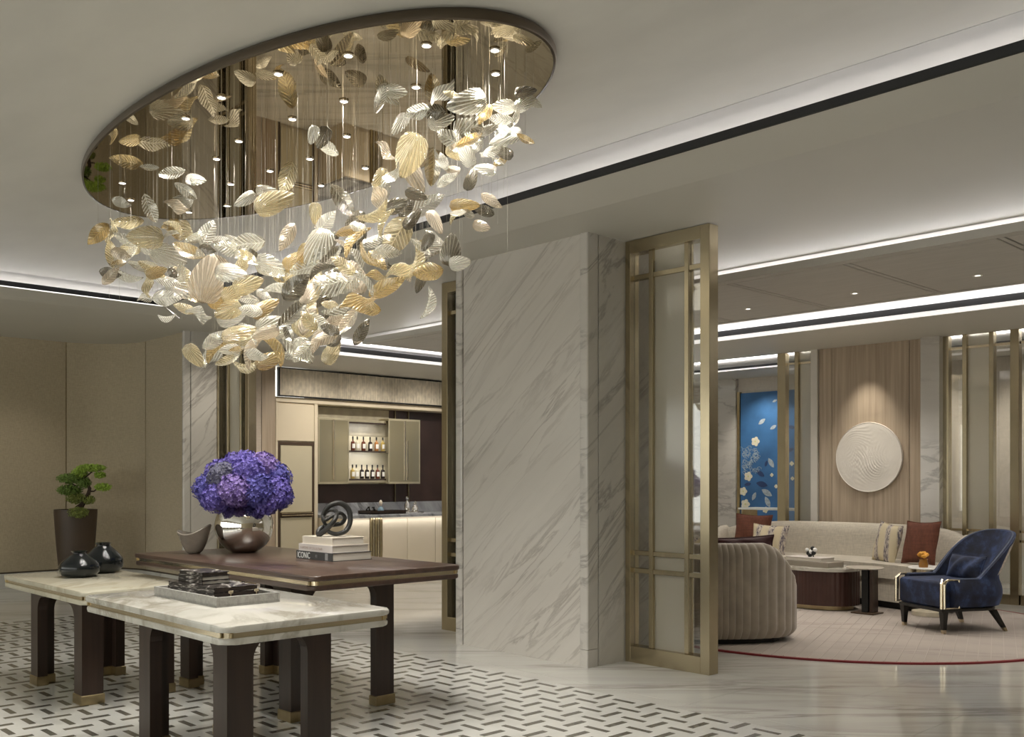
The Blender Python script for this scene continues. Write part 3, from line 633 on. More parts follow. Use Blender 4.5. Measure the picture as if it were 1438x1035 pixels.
# hydrangeas
HY = []
for n, c, c2 in (('hydrangea_violet', (.075, .05, .30), (.20, .16, .50)), ('hydrangea_blue', (.05, .045, .26), (.16, .145, .48)), ('hydrangea_purple', (.12, .065, .30), (.30, .22, .50)), ('hydrangea_dusky', (.07, .065, .13), (.19, .19, .25))):
    m, tt, bb = new(n); nz = N(tt, 'ShaderNodeTexNoise', i_Scale=45.0, i_Detail=3.0); tt.links.new(coords(tt), nz.inputs[0]); tt.links.new(ramp(tt, nz.outputs[0], [(.32, c), (.68, c2)]), bb.inputs['Base Color'])
    bb.inputs['Roughness'].default_value = .7; bb.inputs['Subsurface Weight'].default_value = 0; MATS[n] = m; HY.append(m)
bq = thing('hydrangea_bouquet', 'big dome of violet blue hydrangea blooms standing in the mirrored vase', 'flowers', (-5.90, 3.19, 1.12))
random.seed(11)
def floret(b, p, n, r):
    n = n.normalized(); t1 = n.orthogonal().normalized(); t2 = n.cross(t1); a0 = random.random() * 6.28
    for k in range(4):
        a = a0 + k * PI / 2 + random.uniform(-.15, .15); d = t1 * math.cos(a) + t2 * math.sin(a); s = n.cross(d)
        lift = random.uniform(-.1, .55)
        pts = [p, p + d * r * .55 + s * r * .42 + n * r * (.12 + lift * .3), p + d * r * 1.05 + n * r * lift, p + d * r * .55 - s * r * .42 + n * r * (.12 + lift * .3), p + d * r * .6 + n * r * (lift * .5 - .08)]
        v = [b.b.verts.new(q) for q in pts]; b.b.faces.new((v[0], v[1], v[4])); b.b.faces.new((v[1], v[2], v[4])); b.b.faces.new((v[2], v[3], v[4])); b.b.faces.new((v[3], v[0], v[4]))
def head(name, c, R, m, n, parent):
    b = MB(); c = Vector(c)
    for k in range(n):
        z = 1 - 2 * (k + .5) / n; a = k * 2.39996 + random.random() * .3; q = Vector((math.sqrt(1 - z * z) * math.cos(a), math.sqrt(1 - z * z) * math.sin(a), z))
        floret(b, c + q * R * random.uniform(.86, 1.04), (q + Vector([random.uniform(-.45, .45) for _ in range(3)])), R * .17 if R > .05 else R * .3)
    b.lathe([(0, -R * .82)] + [(R * .82 * math.sin(i * PI / 10), -R * .82 * math.cos(i * PI / 10)) for i in range(1, 10)] + [(0, R * .82)], 14, c)
    return b.obj(name, m, parent)
hp = []
def camoff(dx, up, dep): return RT * dx + FW * dep + Vector((0, 0, up))
for (dx, up, dep, r, mi) in ((-.215, .12, -.05, .10, 1), (-.13, .06, -.17, .095, 0), (-.10, .19, -.13, .10, 3), (.0, .11, -.22, .105, 2), (.06, .22, -.13, .105, 0), (.125, .11, -.16, .105, 1), (.215, .10, -.03, .10, 0), (-.05, .26, .0, .10, 0), (.12, .25, .02, .105, 2), (-.17, .21, .03, .10, 0), (.2, .19, .04, .10, 1), (-.08, .2, .15, .1, 1), (.08, .2, .16, .1, 0), (-.2, .08, .1, .095, 0), (.2, .07, .12, .095, 1), (0, .28, .06, .09, 0), (-.23, .05, .02, .07, 1), (.24, .06, -.08, .075, 0), (.18, .03, -.12, .08, 0)):
    head('bloom', camoff(dx, up, dep), r, HY[mi], 230, bq)
b = MB()
for k in range(130):
    a = random.random() * 6.28; rr = random.uniform(.06, .135); floret(b, Vector((rr * math.cos(a), rr * math.sin(a), random.uniform(-.005, .035))), Vector((math.cos(a), math.sin(a), -.2)), .022)
tag(b.obj('lower_petals', plain('petal_shade', (.07, .035, .20), .8, nscale=30, namt=.3), bq), kind='stuff')
for k in range(5): MB().tube([(.05 * math.cos(k * 1.3), .05 * math.sin(k * 1.3), -.05), (.07 * math.cos(k * 1.3), .07 * math.sin(k * 1.3), .1)], .005, 6).obj('stem', plain('green_stem', (.09, .15, .05), .6), bq, True)

# books with knot
PAGE = plain('book_pages', (.66, .62, .55), .8, nscale=3, namt=.06, stretch=(1, 1, 160))
def book(label, x0, x1, y0, y1, z0, z1, cover, pages=PAGE, group=None, rz=0, spine=True):
    t = thing('book', label, 'book', ((x0 + x1) / 2, (y0 + y1) / 2, z0), rz, group); w, d, h = (x1 - x0) / 2, (y1 - y0) / 2, z1 - z0
    MB().box((-w, -d, 0), (w, d, .003)).obj('cover', cover, t); MB().box((-w, -d, h - .003), (w, d, h)).obj('cover', cover, t)
    MB().box((-w, -d, .003), (w, -d + .004, h - .003)).obj('spine', cover, t)
    MB().box((-w + .004, -d + .004, .003), (w - .005, d - .006, h - .003)).obj('page_block', pages, t); return t
def letters(txt, size, m, parent, loc, rot, sx=1, ext=.0004):
    cu = bpy.data.curves.new('letters', 'FONT'); cu.body = txt; cu.size = size; cu.extrude = ext; cu.align_x = 'LEFT'
    tmp = bpy.data.objects.new('tmp', cu); C.objects.link(tmp); me = bpy.data.meshes.new_from_object(tmp); bpy.data.objects.remove(tmp)
    me.materials.clear(); me.materials.append(m); o = link('lettering', me, parent, loc); o.rotation_euler = rot; o.scale = (sx, 1, 1); return o
G = 'coffee table books on the dark table'
CHARC = plain('charcoal_cover', (.045, .045, .045), .5); IVC = plain('ivory_cover', (.62, .56, .47), .6); GRC = plain('pale_grey_cover', (.60, .55, .52), .6); INK = plain('print_white', (.8, .8, .78), .6)
b1 = book('black spined book lettered in white, bottom of the stack under the knot sculpture', -5.245, -4.85, 3.185, 3.465, .82, .868, CHARC, group=G)
letters('ICONIC', .052, INK, b1, (-.185, -.1405, .005), (PI / 2, 0, 0), .78); letters('411', .03, plain('print_grey', (.25, .25, .25), .6), b1, (.015, -.1405, .012), (PI / 2, 0, 0), .5)
MB().box((.12, -.1408, .004), (.15, -.1402, .044)).obj('spine_mark', MATS['print_grey'], b1)
b2 = book('pale pinkish grey book in the middle of the stack under the knot sculpture', -5.225, -4.86, 3.19, 3.45, .868, .911, GRC, group=G)
letters('A LIFETIME OF COLLECTING', .02, plain('print_taupe', (.42, .33, .29), .6), b2, (-.165, -.1305, .013), (PI / 2, 0, 0), .95)
b3 = book('ivory cloth book on top of the stack, directly under the knot sculpture', -5.20, -4.875, 3.20, 3.43, .911, .956, IVC, group=G)
# knot
t = thing('knot_sculpture', 'matt black looping knot sculpture on top of the stacked books', 'sculpture', (-5.02, 3.31, .956))
def K(p): return RT * p[0] + Vector((0, 0, p[1])) + FW * p[2]
def spline(P, n=10):
    out = []; k = len(P)
    for i in range(k):
        p0, p1, p2, p3 = [Vector(P[(i + q) % k]) for q in (-1, 0, 1, 2)]
        for s in range(n):
            u = s / n; out.append(.5 * ((2 * p1) + (p2 - p0) * u + (2 * p0 - 5 * p1 + 4 * p2 - p3) * u * u + (3 * p1 - p0 - 3 * p2 + p3) * u ** 3))
    return out
kp = [(-.068, .125, .0), (-.03, .18, -.02), (.03, .20, .0), (.08, .165, .02), (.093, .10, .02), (.075, .04, 0), (.03, .017, -.04), (-.02, .03, -.06), (-.05, .075, -.03), (-.075, .11, .03), (-.05, .15, .05), (.0, .155, .03), (.02, .12, -.05), (-.005, .075, -.075), (-.05, .035, -.05), (-.09, .014, -.02), (-.085, .045, .01), (-.03, .065, .04), (.03, .075, .06), (.055, .11, .05), (.035, .14, .0), (-.01, .12, -.04), (-.045, .10, -.055)]
kz = spline([K(p) for p in kp]); mz = min(p.z for p in kz)
MB().tube([p + Vector((0, 0, .014 - mz)) for p in kz], lambda u: .0135 + .003 * math.sin(u * 12), 12, True).obj('loop', plain('black_iron', (.028, .028, .026), .45, nscale=20), t, True, 80)

# tray and its books
TS = .8906
tx0, tx1, ty0, ty1 = -5.28 * TS, -4.55 * TS, 2.31 * TS, 2.665 * TS
t = thing('tray', 'square grey shagreen tray on the front marble table, full of books', 'tray', ((tx0 + tx1) / 2, (ty0 + ty1) / 2, .73))
SH = plain('grey_shagreen', (.33, .32, .295), .6, nscale=60, namt=.15, bmp=.2); w, d = (tx1 - tx0) / 2, (ty1 - ty0) / 2
MB().box((-w, -d, 0), (w, d, .008)).obj('base', SH, t)
for lo, hi in (((-w, -d, .008), (w, -d + .012, .045)), ((-w, d - .012, .008), (w, d, .045)), ((-w, -d + .012, .008), (-w + .012, d - .012, .045)), ((w - .012, -d + .012, .008), (w, d - .012, .045))): slab('rim', lo, hi, SH, t, .002)
m, tt, bb = new('ink_photo_cover'); nz = N(tt, 'ShaderNodeTexNoise', i_Scale=3.0, i_Detail=5.0, i_Distortion=1.2); tt.links.new(coords(tt, (0, 0, 30), (2, 6, 26)), nz.inputs[0]); tt.links.new(ramp(tt, nz.outputs[0], [(.5, (.018, .014, .013)), (.58, (.16, .14, .13)), (.68, (.50, .48, .44))]), bb.inputs['Base Color']); bb.inputs['Roughness'].default_value = .25; PH = m
DPG = plain('dark_pages', (.05, .035, .03), .4, nscale=2, namt=.7, stretch=(2, 2, 90)); GR = 'dark picture books in the tray'
book('lowest wide dark picture book lying in the grey tray', -4.6311, -4.1502, 2.0929, 2.3334, 0.7380, 0.7603, PH, DPG, GR)
book('second wide dark picture book from the bottom in the grey tray', -4.6311, -4.1546, 2.0947, 2.3289, 0.7603, 0.7825, PH, DPG, GR)
book('third wide dark picture book, just under the small stack in the tray', -4.6267, -4.1591, 2.0974, 2.3245, 0.7825, 0.8048, PH, DPG, GR)
book('small dark book at the bottom of the upper stack in the tray', -4.5777, -4.3283, 2.1241, 2.2710, 0.8048, 0.8226, PH, PAGE, GR)
book('small dark book in the middle of the upper stack in the tray', -4.5777, -4.3328, 2.1250, 2.2692, 0.8226, 0.8422, PH, PAGE, GR)
book('small marbled black and white book topping the stack in the tray', -4.5732, -4.3372, 2.1285, 2.2666, 0.8422, 0.8600, PH, DPG, GR)
for k, l in enumerate(('small brass T shaped clip at the tray books, left one', 'small brass T shaped clip at the tray books, right one')):
    t = thing('brass_clip', l, 'clip', (-4.142, 2.17 + .13 * k, .738), group='brass clips in the tray')
    MB().box((0, -.003, 0), (.005, .003, .05)).obj('pin', BRASSL, t); MB().box((-.001, -.012, .04), (.008, .012, .052), .002, 1).obj('bar', BRASSL, t)

# ---------------------------------------------------------------- bonsai
t = thing('tall_planter', 'tall tapered dark brown planter standing at the fabric wall', 'planter', (-11.95, 4.28, 0))
MB().lathe([(0, 0), (.16, 0), (.165, .02), (.215, .55), (.238, .90), (.238, .945), (.222, .945), (.215, .91), (0, .90)], 40).obj('body', plain('brown_planter', (.060, .040, .026), .5, nscale=4), t, True)
MB().lathe([(0, .902), (.214, .902)], 24).obj('soil', plain('soil', (.02, .014, .01), 1), t)
bo = thing('bonsai_tree', 'small green cloud pruned bonsai growing in the tall brown planter', 'plant', (-11.95, 4.28, .90))
def B(px, py, dep=0): p = at(px, py, x=-11.95 ) ; q = CAM + (p - CAM) * ((11.62 + dep) / ((p - CAM).dot(FW))); return q - Vector((-11.95, 4.28, .90))
trunk = plain('bonsai_bark', (.045, .028, .018), .9, nscale=20, bmp=.3)
MB().tube([Vector((.03, 0, 0)), B(116, 708), B(124, 694), B(126, 686), B(120, 676), B(116, 668)], lambda u: .03 * (1 - .7 * u) + .004, 8).obj('trunk', trunk, bo, True)
for pts in ([B(124, 690), B(132, 690), B(138, 685), B(148, 684)], [B(122, 680), B(108, 682), B(92, 678)], [B(118, 672), B(130, 662), B(142, 660)], [B(120, 700), B(110, 698), B(96, 690)], [B(116, 706), B(106, 712), B(104, 718)]): MB().tube(pts, lambda u: .010 * (1 - .6 * u), 6).obj('branch', trunk, bo, True)
GRN = [plain('bonsai_green', (.13, .21, .035), .6, nscale=30, namt=.4), plain('bonsai_light_green', (.30, .44, .06), .6, nscale=30, namt=.4), plain('bonsai_olive', (.20, .24, .05), .6, nscale=30, namt=.4)]
random.seed(5)
for (px, py, rx, rz, n, gi) in ((128, 657, .17, .035, 900, 1), (100, 672, .17, .045, 1000, 0), (98, 688, .15, .05, 900, 0), (145, 684, .10, .035, 450, 1), (112, 664, .10, .05, 400, 1), (108, 700, .13, .05, 500, 2), (110, 720, .12, .05, 800, 2), (125, 702, .08, .04, 250, 2), (140, 667, .07, .03, 250, 1), (118, 678, .09, .05, 400, 0)):
    b = MB(); c = B(px, py, -.20 if py > 710 else 0)
    for k in range(int(n * 2.2)):
        while 1:
            q = Vector([random.uniform(-1, 1) for _ in range(3)])
            if q.length < 1 and random.random() > (q.length ** 3) * .75 + .25 * math.sin(q.x * 9 + px) * math.sin(q.y * 9): break
        p = c + Vector((q.x * rx, q.y * rx, q.z * rz * 1.4)); u = Vector([random.gauss(0, 1) for _ in range(3)]).normalized(); v = u.orthogonal().normalized(); s = random.uniform(.009, .017)
        vs = [b.b.verts.new(p + u * s), b.b.verts.new(p + v * s * .5), b.b.verts.new(p - u * s * .3), b.b.verts.new(p - v * s * .5)]; b.b.faces.new(vs)
    tag(b.obj('foliage_pad', GRN[gi], bo), kind='stuff')

# ---------------------------------------------------------------- lounge
cx, cy, cr = -4.42, 8.27, 2.03
t = thing('rug', 'round greige carved rug with a thin dark red border in the lounge', 'rug', (cx, cy, 0))
RUG = marble('rug_pile', (.42, .37, .33), (.22, .18, .16), (0, 0, -25), (.55, 2.6, 1), .95, .05, .10, .5)
circ = lambda r: [(r * math.cos(i * 2 * PI / 128), r * math.sin(i * 2 * PI / 128)) for i in range(128)]
MB().prism(circ(cr - .03), 0.0, .012).obj('pile', RUG, t)
b = MB(); b.lathe([(cr - .03, 0), (cr - .03, .013), (cr, .013), (cr, 0), (cr - .03, 0)], 128); b.obj('border', plain('red_border', (.20, .018, .022), .8), t)
b = MB()
for k in range(-24, 25):
    x = k * .085; h = math.sqrt(max(0, (cr - .05) ** 2 - x * x)); b.box((x - .003, -h, .012), (x + .003, h, .0145))
tag(b.obj('carved_ridges', plain('rug_ridge', (.45, .40, .36), .95), t), kind='stuff').rotation_euler = (0, 0, .35)

def superr(a, hw, hd, p): c, s = math.cos(a), math.sin(a); r = (abs(c / hw) ** p + abs(s / hd) ** p) ** (-1 / p); return r * c, r * s
# channelled loveseat, back to the camera
cen = FW * 8.02 + RT * 1.52; RZ = math.atan2(RT.y, RT.x)
t = thing('loveseat', 'taupe velvet curved loveseat with vertical channel tufting, seen from behind', 'sofa', (cen.x, cen.y, .0145), RZ)
VEL = plain('taupe_velvet', (.36, .31, .25), .7, nscale=5, namt=.2, sheen=.6, detail=6)
NCH = 58; HB = .775
def rim_h(x, y):         # top height: high along the back (camera side), falling to the arms
    ax = abs(x) / .79; e = min(1, max(0, (ax - .62) / .38)); hh = HB - .33 * e ** 2.3
    return hh - (.18 * max(0, (y + .05) / .4) if y > -.05 else 0)
def outer(u, v):
    a = u * 2 * PI; x, y = superr(a, .78, .42, 2.7)
    k = 1 - .024 * (1 - abs(math.sin(u * PI * NCH)) ** .7)
    H = rim_h(x, y) if y < .38 else .45
    z = .04 + (H - .04) * v; bl = 1 - .06 * (1 - min(1, v / .12)) ** 2 - .07 * max(0, (v - .86) / .14) ** 2 - .0 * v
    return (x * k * bl, y * k * bl, z)
b = MB(); V = b.grid(outer, NCH * 8, 22, cu=True); nu = NCH * 8
inn = []
for i in range(nu):
    p = V[i][-1].co; f = .80; inn.append(b.b.verts.new((p.x * .93, p.y * .93, p.z + .012)))
inn2 = [b.b.verts.new((V[i][-1].co.x * .82, V[i][-1].co.y * .78, V[i][-1].co.z - .02)) for i in range(nu)]; inn3 = [b.b.verts.new((V[i][-1].co.x * .80, V[i][-1].co.y * .74, .40)) for i in range(nu)]
for A, Bv in (([V[i][-1] for i in range(nu)], inn), (inn, inn2), (inn2, inn3)):
    for i in range(nu): j = (i + 1) % nu; b.b.faces.new((A[i], A[j], Bv[j], Bv[i]))
b.obj('channelled_shell', VEL, t, True, 70)
MB().prism([superr(i * 2 * PI / 60, .64, .34, 3) for i in range(60)], .2, .44, bev=.03).obj('seat_cushion', VEL, t, True)
MB().prism([superr(i * 2 * PI / 60, .66, .36, 2.6) for i in range(60)], 0, .05).obj('plinth', BLACK, t)

def pillow(label, name, p, w, h, th, m, yaw, lean=0, roll=0, group=None, tassel=False):
    t = thing(name, label, 'cushion', p, 0, group)
    def f(sg):
        def g(u, v):
            x, z = 2 * u - 1, 2 * v - 1
            pin = 1 - .10 * (1 - abs(x) ** 2) * 1; pin2 = 1 - .10 * (1 - abs(z) ** 2)
            q = max(0, (1 - x ** 2)) ** .45 * max(0, (1 - z ** 2)) ** .45
            wr = .012 * math.sin(7 * x + 3 * z) * q
            return (x * w / 2 * (1 - .08 * (1 - z * z)), sg * (th / 2 * q) + wr, z * h / 2 * (1 - .09 * (1 - x * x)))
        return g
    b = MB(); b.grid(f(1), 22, 22); b.grid(f(-1), 22, 22); bmesh.ops.remove_doubles(b.b, verts=b.b.verts, dist=.0008)
    M = Matrix.Rotation(yaw, 4, 'Z') @ Matrix.Rotation(lean, 4, 'X') @ Matrix.Rotation(roll, 4, 'Y')
    b.b.transform(M); b.obj('cover', m, t, True, 80)
    P = [Vector((x * w / 2 * (1 - .08 * (1 - z * z)), 0, z * h / 2 * (1 - .09 * (1 - x * x)))) for x, z in [(-1 + .1 * i, -1) for i in range(20)] + [(1, -1 + .1 * i) for i in range(20)] + [(1 - .1 * i, 1) for i in range(20)] + [(-1, 1 - .1 * i) for i in range(20)]]
    MB().tube([(M @ q) for q in P], .006, 6, True).obj('piping', m, t, True)
    return t
RUST = weave('rust_linen', (.13, .044, .025), 60, 60, .2, .9, .3, sheen=.0); MAR = plain('maroon_velvet', (.045, .008, .012), .7, sheen=.08, nscale=8, namt=.3)
# mottled patterned cushion cloth
m, tt, bb = new('ikat_cloth'); v = coords(tt, scale=(13, 13, 5)); n1 = N(tt, 'ShaderNodeTexNoise', i_Scale=3.4, i_Detail=6.0, i_Roughness=.75); tt.links.new(v, n1.inputs[0])
sx_ = N(tt, 'ShaderNodeSeparateXYZ'); tt.links.new(N(tt, 'ShaderNodeTexCoord').outputs['Object'], sx_.inputs[0])
wv = N(tt, 'ShaderNodeMath', operation='SINE'); ml = N(tt, 'ShaderNodeMath', operation='MULTIPLY'); ml.inputs[1].default_value = 42; tt.links.new(sx_.outputs[0], ml.inputs[0]); tt.links.new(ml.outputs[0], wv.inputs[0])
mk = N(tt, 'ShaderNodeMapRange'); mk.inputs[1].default_value = -.2; mk.inputs[2].default_value = .4; tt.links.new(wv.outputs[0], mk.inputs[0])
pc = ramp(tt, n1.outputs[0], [(.42, (.10, .09, .12)), (.50, (.42, .36, .33)), (.58, (.62, .56, .46))]); mx = N(tt, 'ShaderNodeMix', data_type='RGBA'); tt.links.new(mk.outputs[0], mx.inputs[0]); tt.links.new(pc, mx.inputs[7]); mx.inputs[6].default_value = (.60, .52, .36, 1)
tt.links.new(mx.outputs[2], bb.inputs['Base Color']); bb.inputs['Roughness'].default_value = .9; IKAT = m
pillow('dark maroon velvet lumbar cushion resting along the taupe loveseat back', 'cushion', FW * 7.98 + RT * 1.88 + Vector((0, 0, .74)), .50, .19, .12, MAR, RZ, .15, -.06)
pillow('small patterned cushion on the loveseat, glimpsed through the brass screen', 'cushion', FW * 8.0 + RT * 1.42 + Vector((0, 0, .72)), .30, .20, .1, IKAT, RZ)

# long curved sofa
t = thing('sofa', 'long cream curved sofa against the wooden wall panel', 'sofa', (-5.34, 9.95, .0145))
LIN = weave('cream_linen', (.50, .455, .375), 90, 90, .14, .9, .3); HW = 1.46
def yoff(x): return -.36 * (x / HW) ** 2 + .30
def backsec(u, v):
    s = math.sin((2 * u - 1) * PI / 2); x = s * HW; top = .80 - .10 * abs(s) ** 5; q = v * 2 * PI
    th = .115; endk = max(.05, (1 - abs(s) ** 14)) ** .5
    yy = yoff(x) + .10 - .10 * abs(s) ** 6; cz = (top + .10) / 2; hz = (top - .10) / 2
    c, sn = math.cos(q), math.sin(q); p = 5; r = (abs(c) ** p + abs(sn) ** p) ** (-1 / p)
    ang = -.28 * s ** 3
    yy2 = r * c * th * endk
    return (x * (1 - 0) + yy2 * math.sin(ang) * .5, yy + yy2 - .05 * (r * sn) * 1 * (-1) + .0, cz + r * sn * hz * (.7 + .3 * endk))
b = MB(); V = b.grid(backsec, 61, 28, cv=True); b.b.faces.new(V[0]); b.b.faces.new(V[-1]); b.obj('curved_back', LIN, t, True, 70)
for sg in (-1, 1):
    b = MB()
    def arm(u, v, sg=sg):
        q = v * 2 * PI; c, sn = math.cos(q), math.sin(q); r = (abs(c) ** 4 + abs(sn) ** 4) ** -.25
        y = yoff(HW) + .10 - u * .48; top = .735 - .30 * u ** 1.6; e = (1 - u ** 10) ** .5 if u < 1 else .05
        return (sg * (HW - .03 - .03 * u + r * c * .085 * max(e, .1)), y, (top + .1) / 2 + r * sn * (top - .1) / 2 * max(.8, e))
    V = b.grid(arm, 24, 22, cv=True); b.b.faces.new(V[0]); b.b.faces.new(V[-1]); b.obj('arm', LIN, t, True, 70)
def strip(hw, y0, y1, z0, z1, m, nm, bev=.03):
    F = [(-hw + 2 * hw * i / 30, yoff(-hw + 2 * hw * i / 30) + y0) for i in range(31)]; Bk = [(x, yoff(x) + y1) for x, _ in F]
    MB().prism(F + Bk[::-1], z0, z1, bev=bev, seg=3).obj(nm, m, t, True, 60)
strip(1.38, -.72, .03, .30, .44, LIN, 'seat_cushion', .045); strip(1.37, -.68, .03, .07, .31, LIN, 'base', .02); strip(1.33, -.62, .0, 0, .07, BLACK, 'plinth', .002)
RZs = math.atan2(1, -.0)
pillow('rust linen cushion at the left end of the cream sofa', 'cushion', at(1057, 746, y=9.95), .44, .40, .14, RUST, .2, -.2, .03)
pillow('patterned cream and grey cushion leaning on the left rust cushion', 'cushion', at(1080, 760, y=9.78), .42, .38, .14, IKAT, .15, -.25, .04)
pillow('patterned cream and grey cushion near the right end of the cream sofa', 'cushion', at(1246, 763, y=9.80), .40, .42, .15, IKAT, -.55, -.2, .10)
pillow('rust linen cushion at the right end of the cream sofa', 'cushion', at(1293, 762, y=9.64), .42, .43, .15, RUST, -.35, -.22, -.02)

# coffee table
t = thing('coffee_table', 'oval fluted dark brown coffee table with a pale stone top', 'coffee table', (-5.11, 9.10, .0145))
FL = plain('fluted_mahogany', (.050, .020, .015), .35, nscale=5, namt=.2)
b = MB()
def flut(u, v):
    x, y = superr(u * 2 * PI, .46, .30, 2.4); k = 1 + .012 * abs(math.sin(u * PI * 60)); return (x * k, y * k, .045 + v * .335)
b.grid(flut, 360, 2, cu=True); b.obj('fluted_drum', FL, t, True, 50)
MB().prism([superr(i * 2 * PI / 72, .47, .31, 2.4) for i in range(72)], .38, .41, bev=.004).obj('stone_top', MATS['table_marble'], t, True)
MB().prism([superr(i * 2 * PI / 60, .41, .25, 2.4) for i in range(60)], 0, .045).obj('plinth', BRASSD, t)
q = at(1146, 797, z=.47)
t = thing('book', 'large grey book box lying on the fluted coffee table', 'book', (-5.08, 9.06, .422), -.1, 'books on the lounge coffee table')
MB().box((-.30, -.13, 0), (.26, .13, .055), .003, 1).obj('box_body', plain('stone_grey_box', (.24, .21, .17), .5, nscale=4), t)
t = thing('book', 'thin pale book on top of the grey box under the white figure', 'book', (-5.12, 9.07, .477), -.1, 'books on the lounge coffee table')
MB().box((-.22, -.11, .002), (.20, .11, .032)).obj('page_block', PAGE, t); MB().box((-.225, -.115, .032), (.205, .115, .037)).obj('cover', GRC, t)
t = thing('figurine', 'small black and white abstract figure on the coffee table books', 'figurine', (-5.11, 9.06, .514))
random.seed(2)
for k, (dx, dz, r, m) in enumerate(((-.03, .035, .022, BLACK), (.0, .05, .028, INK), (.03, .04, .022, BLACK), (-.045, .07, .018, INK), (.01, .085, .022, BLACK), (.045, .075, .02, INK), (-.01, .02, .022, BLACK))):
    MB().lathe([(0, -r)] + [(r * math.sin(i * PI / 8), -r * math.cos(i * PI / 8)) for i in range(1, 8)] + [(0, r)], 12, (dx, .01 * math.sin(k * 2), dz), lambda a, z: 1 + .25 * math.sin(3 * a)).obj('lobe', m, t, True, 80)
for dx in (-.03, .03): MB().tube([(dx, 0, .002), (dx * .6, 0, .03)], .006, 6).obj('foot', BLACK, t)
# martini table with flat blade legs
q = at(1209, 795, y=8.95)
t = thing('side_table', 'slim side table with thin round top and two dark blade legs', 'side table', (-4.485, 8.96, .0145))
MB().lathe([(0, .43), (.17, .43), (.178, .437), (.17, .444), (0, .444)], 36).obj('tabletop', plain('taupe_top', (.40, .36, .30), .3), t, True)
MB().box((-.02, -.03, .012), (.045, .06, .43), .003).obj('leg', BLACK, t, label='black leg'); MB().box((.055, -.02, .012), (.085, .10, .43), .003).obj('leg', DARKW, t, label='brown leg')
MB().box((-.10, -.09, 0), (.13, .12, .012), .002).obj('base_plate', DB, t)
# white side table + flower
t = thing('side_table', 'round white topped side table beside the right arm of the sofa', 'side table', (-4.0, 9.28, .0145))
MB().lathe([(0, .44), (.185, .44), (.19, .448), (.185, .456), (0, .456)], 36).obj('tabletop', MATS['white_top'], t, True)
MB().lathe([(.10, .40), (.17, .405), (.17, .44), (.1, .44)], 32).obj('brass_collar', BRASSL, t, True); MB().lathe([(0, 0), (.16, 0), (.16, .04), (.05, .06), (.05, .40), (.1, .41)], 32).obj('pedestal', plain('travertine', (.60, .54, .42), .4, nscale=12), t, True)
t = thing('flower_glass', 'small amber glass of orange yellow flowers on the white side table', 'flowers', (-4.02, 9.19, .470), 0)
MB().lathe([(0, 0), (.04, 0), (.045, .03), (.035, .065), (.04, .08)], 16).obj('glass', plain('amber_glass', (.30, .13, .02), .1, coat=.5), t, True)
for k in range(7):
    a = k * .9; MB().lathe([(0, -.02), (.02, -.01), (.026, .005), (.015, .02), (0, .018)], 9, (.03 * math.cos(a) * (k > 0), .03 * math.sin(a) * (k > 0), .105 + .012 * (k % 3)), lambda an, z: 1 + .3 * math.sin(5 * an)).obj('blossom', plain('orange_petal', (.75, .36, .04), .6), t, True)

# blue velvet chair
fwd = Vector((-.47, -.88, 0)).normalized(); ch = Vector((-3.53, 8.60, .0145)); CR = math.atan2(fwd.y, fwd.x) - PI / 2
t = thing('armchair', 'navy blue velvet armchair with flared back, black legs and brass corners', 'armchair', ch, CR)
m, tt, bb = new('navy_velvet'); nz = N(tt, 'ShaderNodeTexNoise', i_Scale=7.0, i_Detail=6.0, i_Roughness=.65); tt.links.new(coords(tt), nz.inputs[0]); tt.links.new(ramp(tt, nz.outputs[0], [(.40, (.002, .003, .011)), (.52, (.006, .012, .038)), (.66, (.028, .050, .13))]), bb.inputs['Base Color']); bb.inputs['Roughness'].default_value = .75; bb.inputs['Sheen Weight'].default_value = .25; bb.inputs['Sheen Tint'].default_value = (.3, .4, .8, 1); NAVY = m  # palest ramp stop paints velvet highlights into the colour
EB = plain('ebony', (.010, .009, .008), .35, nscale=6); SG = plain('pale_lattice', (.62, .57, .50), .7, nscale=60, namt=.4)
# x right (camera sees +/-), y forward
hw = .27
seatP = [(-hw, .30), (hw, .30), (hw, -.12)] + [(hw * math.cos(a), -.12 - .24 * math.sin(a)) for a in [i * PI / 12 for i in range(1, 12)]] + [(-hw, -.12)]
MB().prism(seatP, .205, .43, bev=.03, seg=4).obj('seat', NAVY, t, True, 60)
MB().prism([(x * 1.02, y * 1.02) for x, y in seatP], .18, .207, bev=.005).obj('seat_rail', EB, t, True)
for sx in (-1, 1):
    for (x, y, dx, dy) in ((sx * .25, .27, 0, .0), (sx * .22, -.24, sx * .04, -.10)):
        b = MB(); rings = []
        def leg(z, w, f): return [(x + dx * f + a * w, y + dy * f + c * w, z) for a, c in ((-1, -1), (1, -1), (1, 1), (-1, 1))]
        for nm, z1, z0, w1, w0, f1, f0, mm in (('leg', .182, .03, .026, .016, 0, .85, EB), ('brass_tip', .03, 0, .016, .014, .85, 1, BRASSL)):
            b = MB(); A = [b.b.verts.new(p) for p in leg(z1, w1, f1)]; Bq = [b.b.verts.new(p) for p in leg(z0, w0, f0)]; b.b.faces.new(A); b.b.faces.new(Bq[::-1])
            for i in range(4): b.b.faces.new((A[i], A[(i + 1) % 4], Bq[(i + 1) % 4], Bq[i]))
            if nm == 'leg': L = b.obj(nm, mm, t)
            else: b.obj(nm, mm, L)
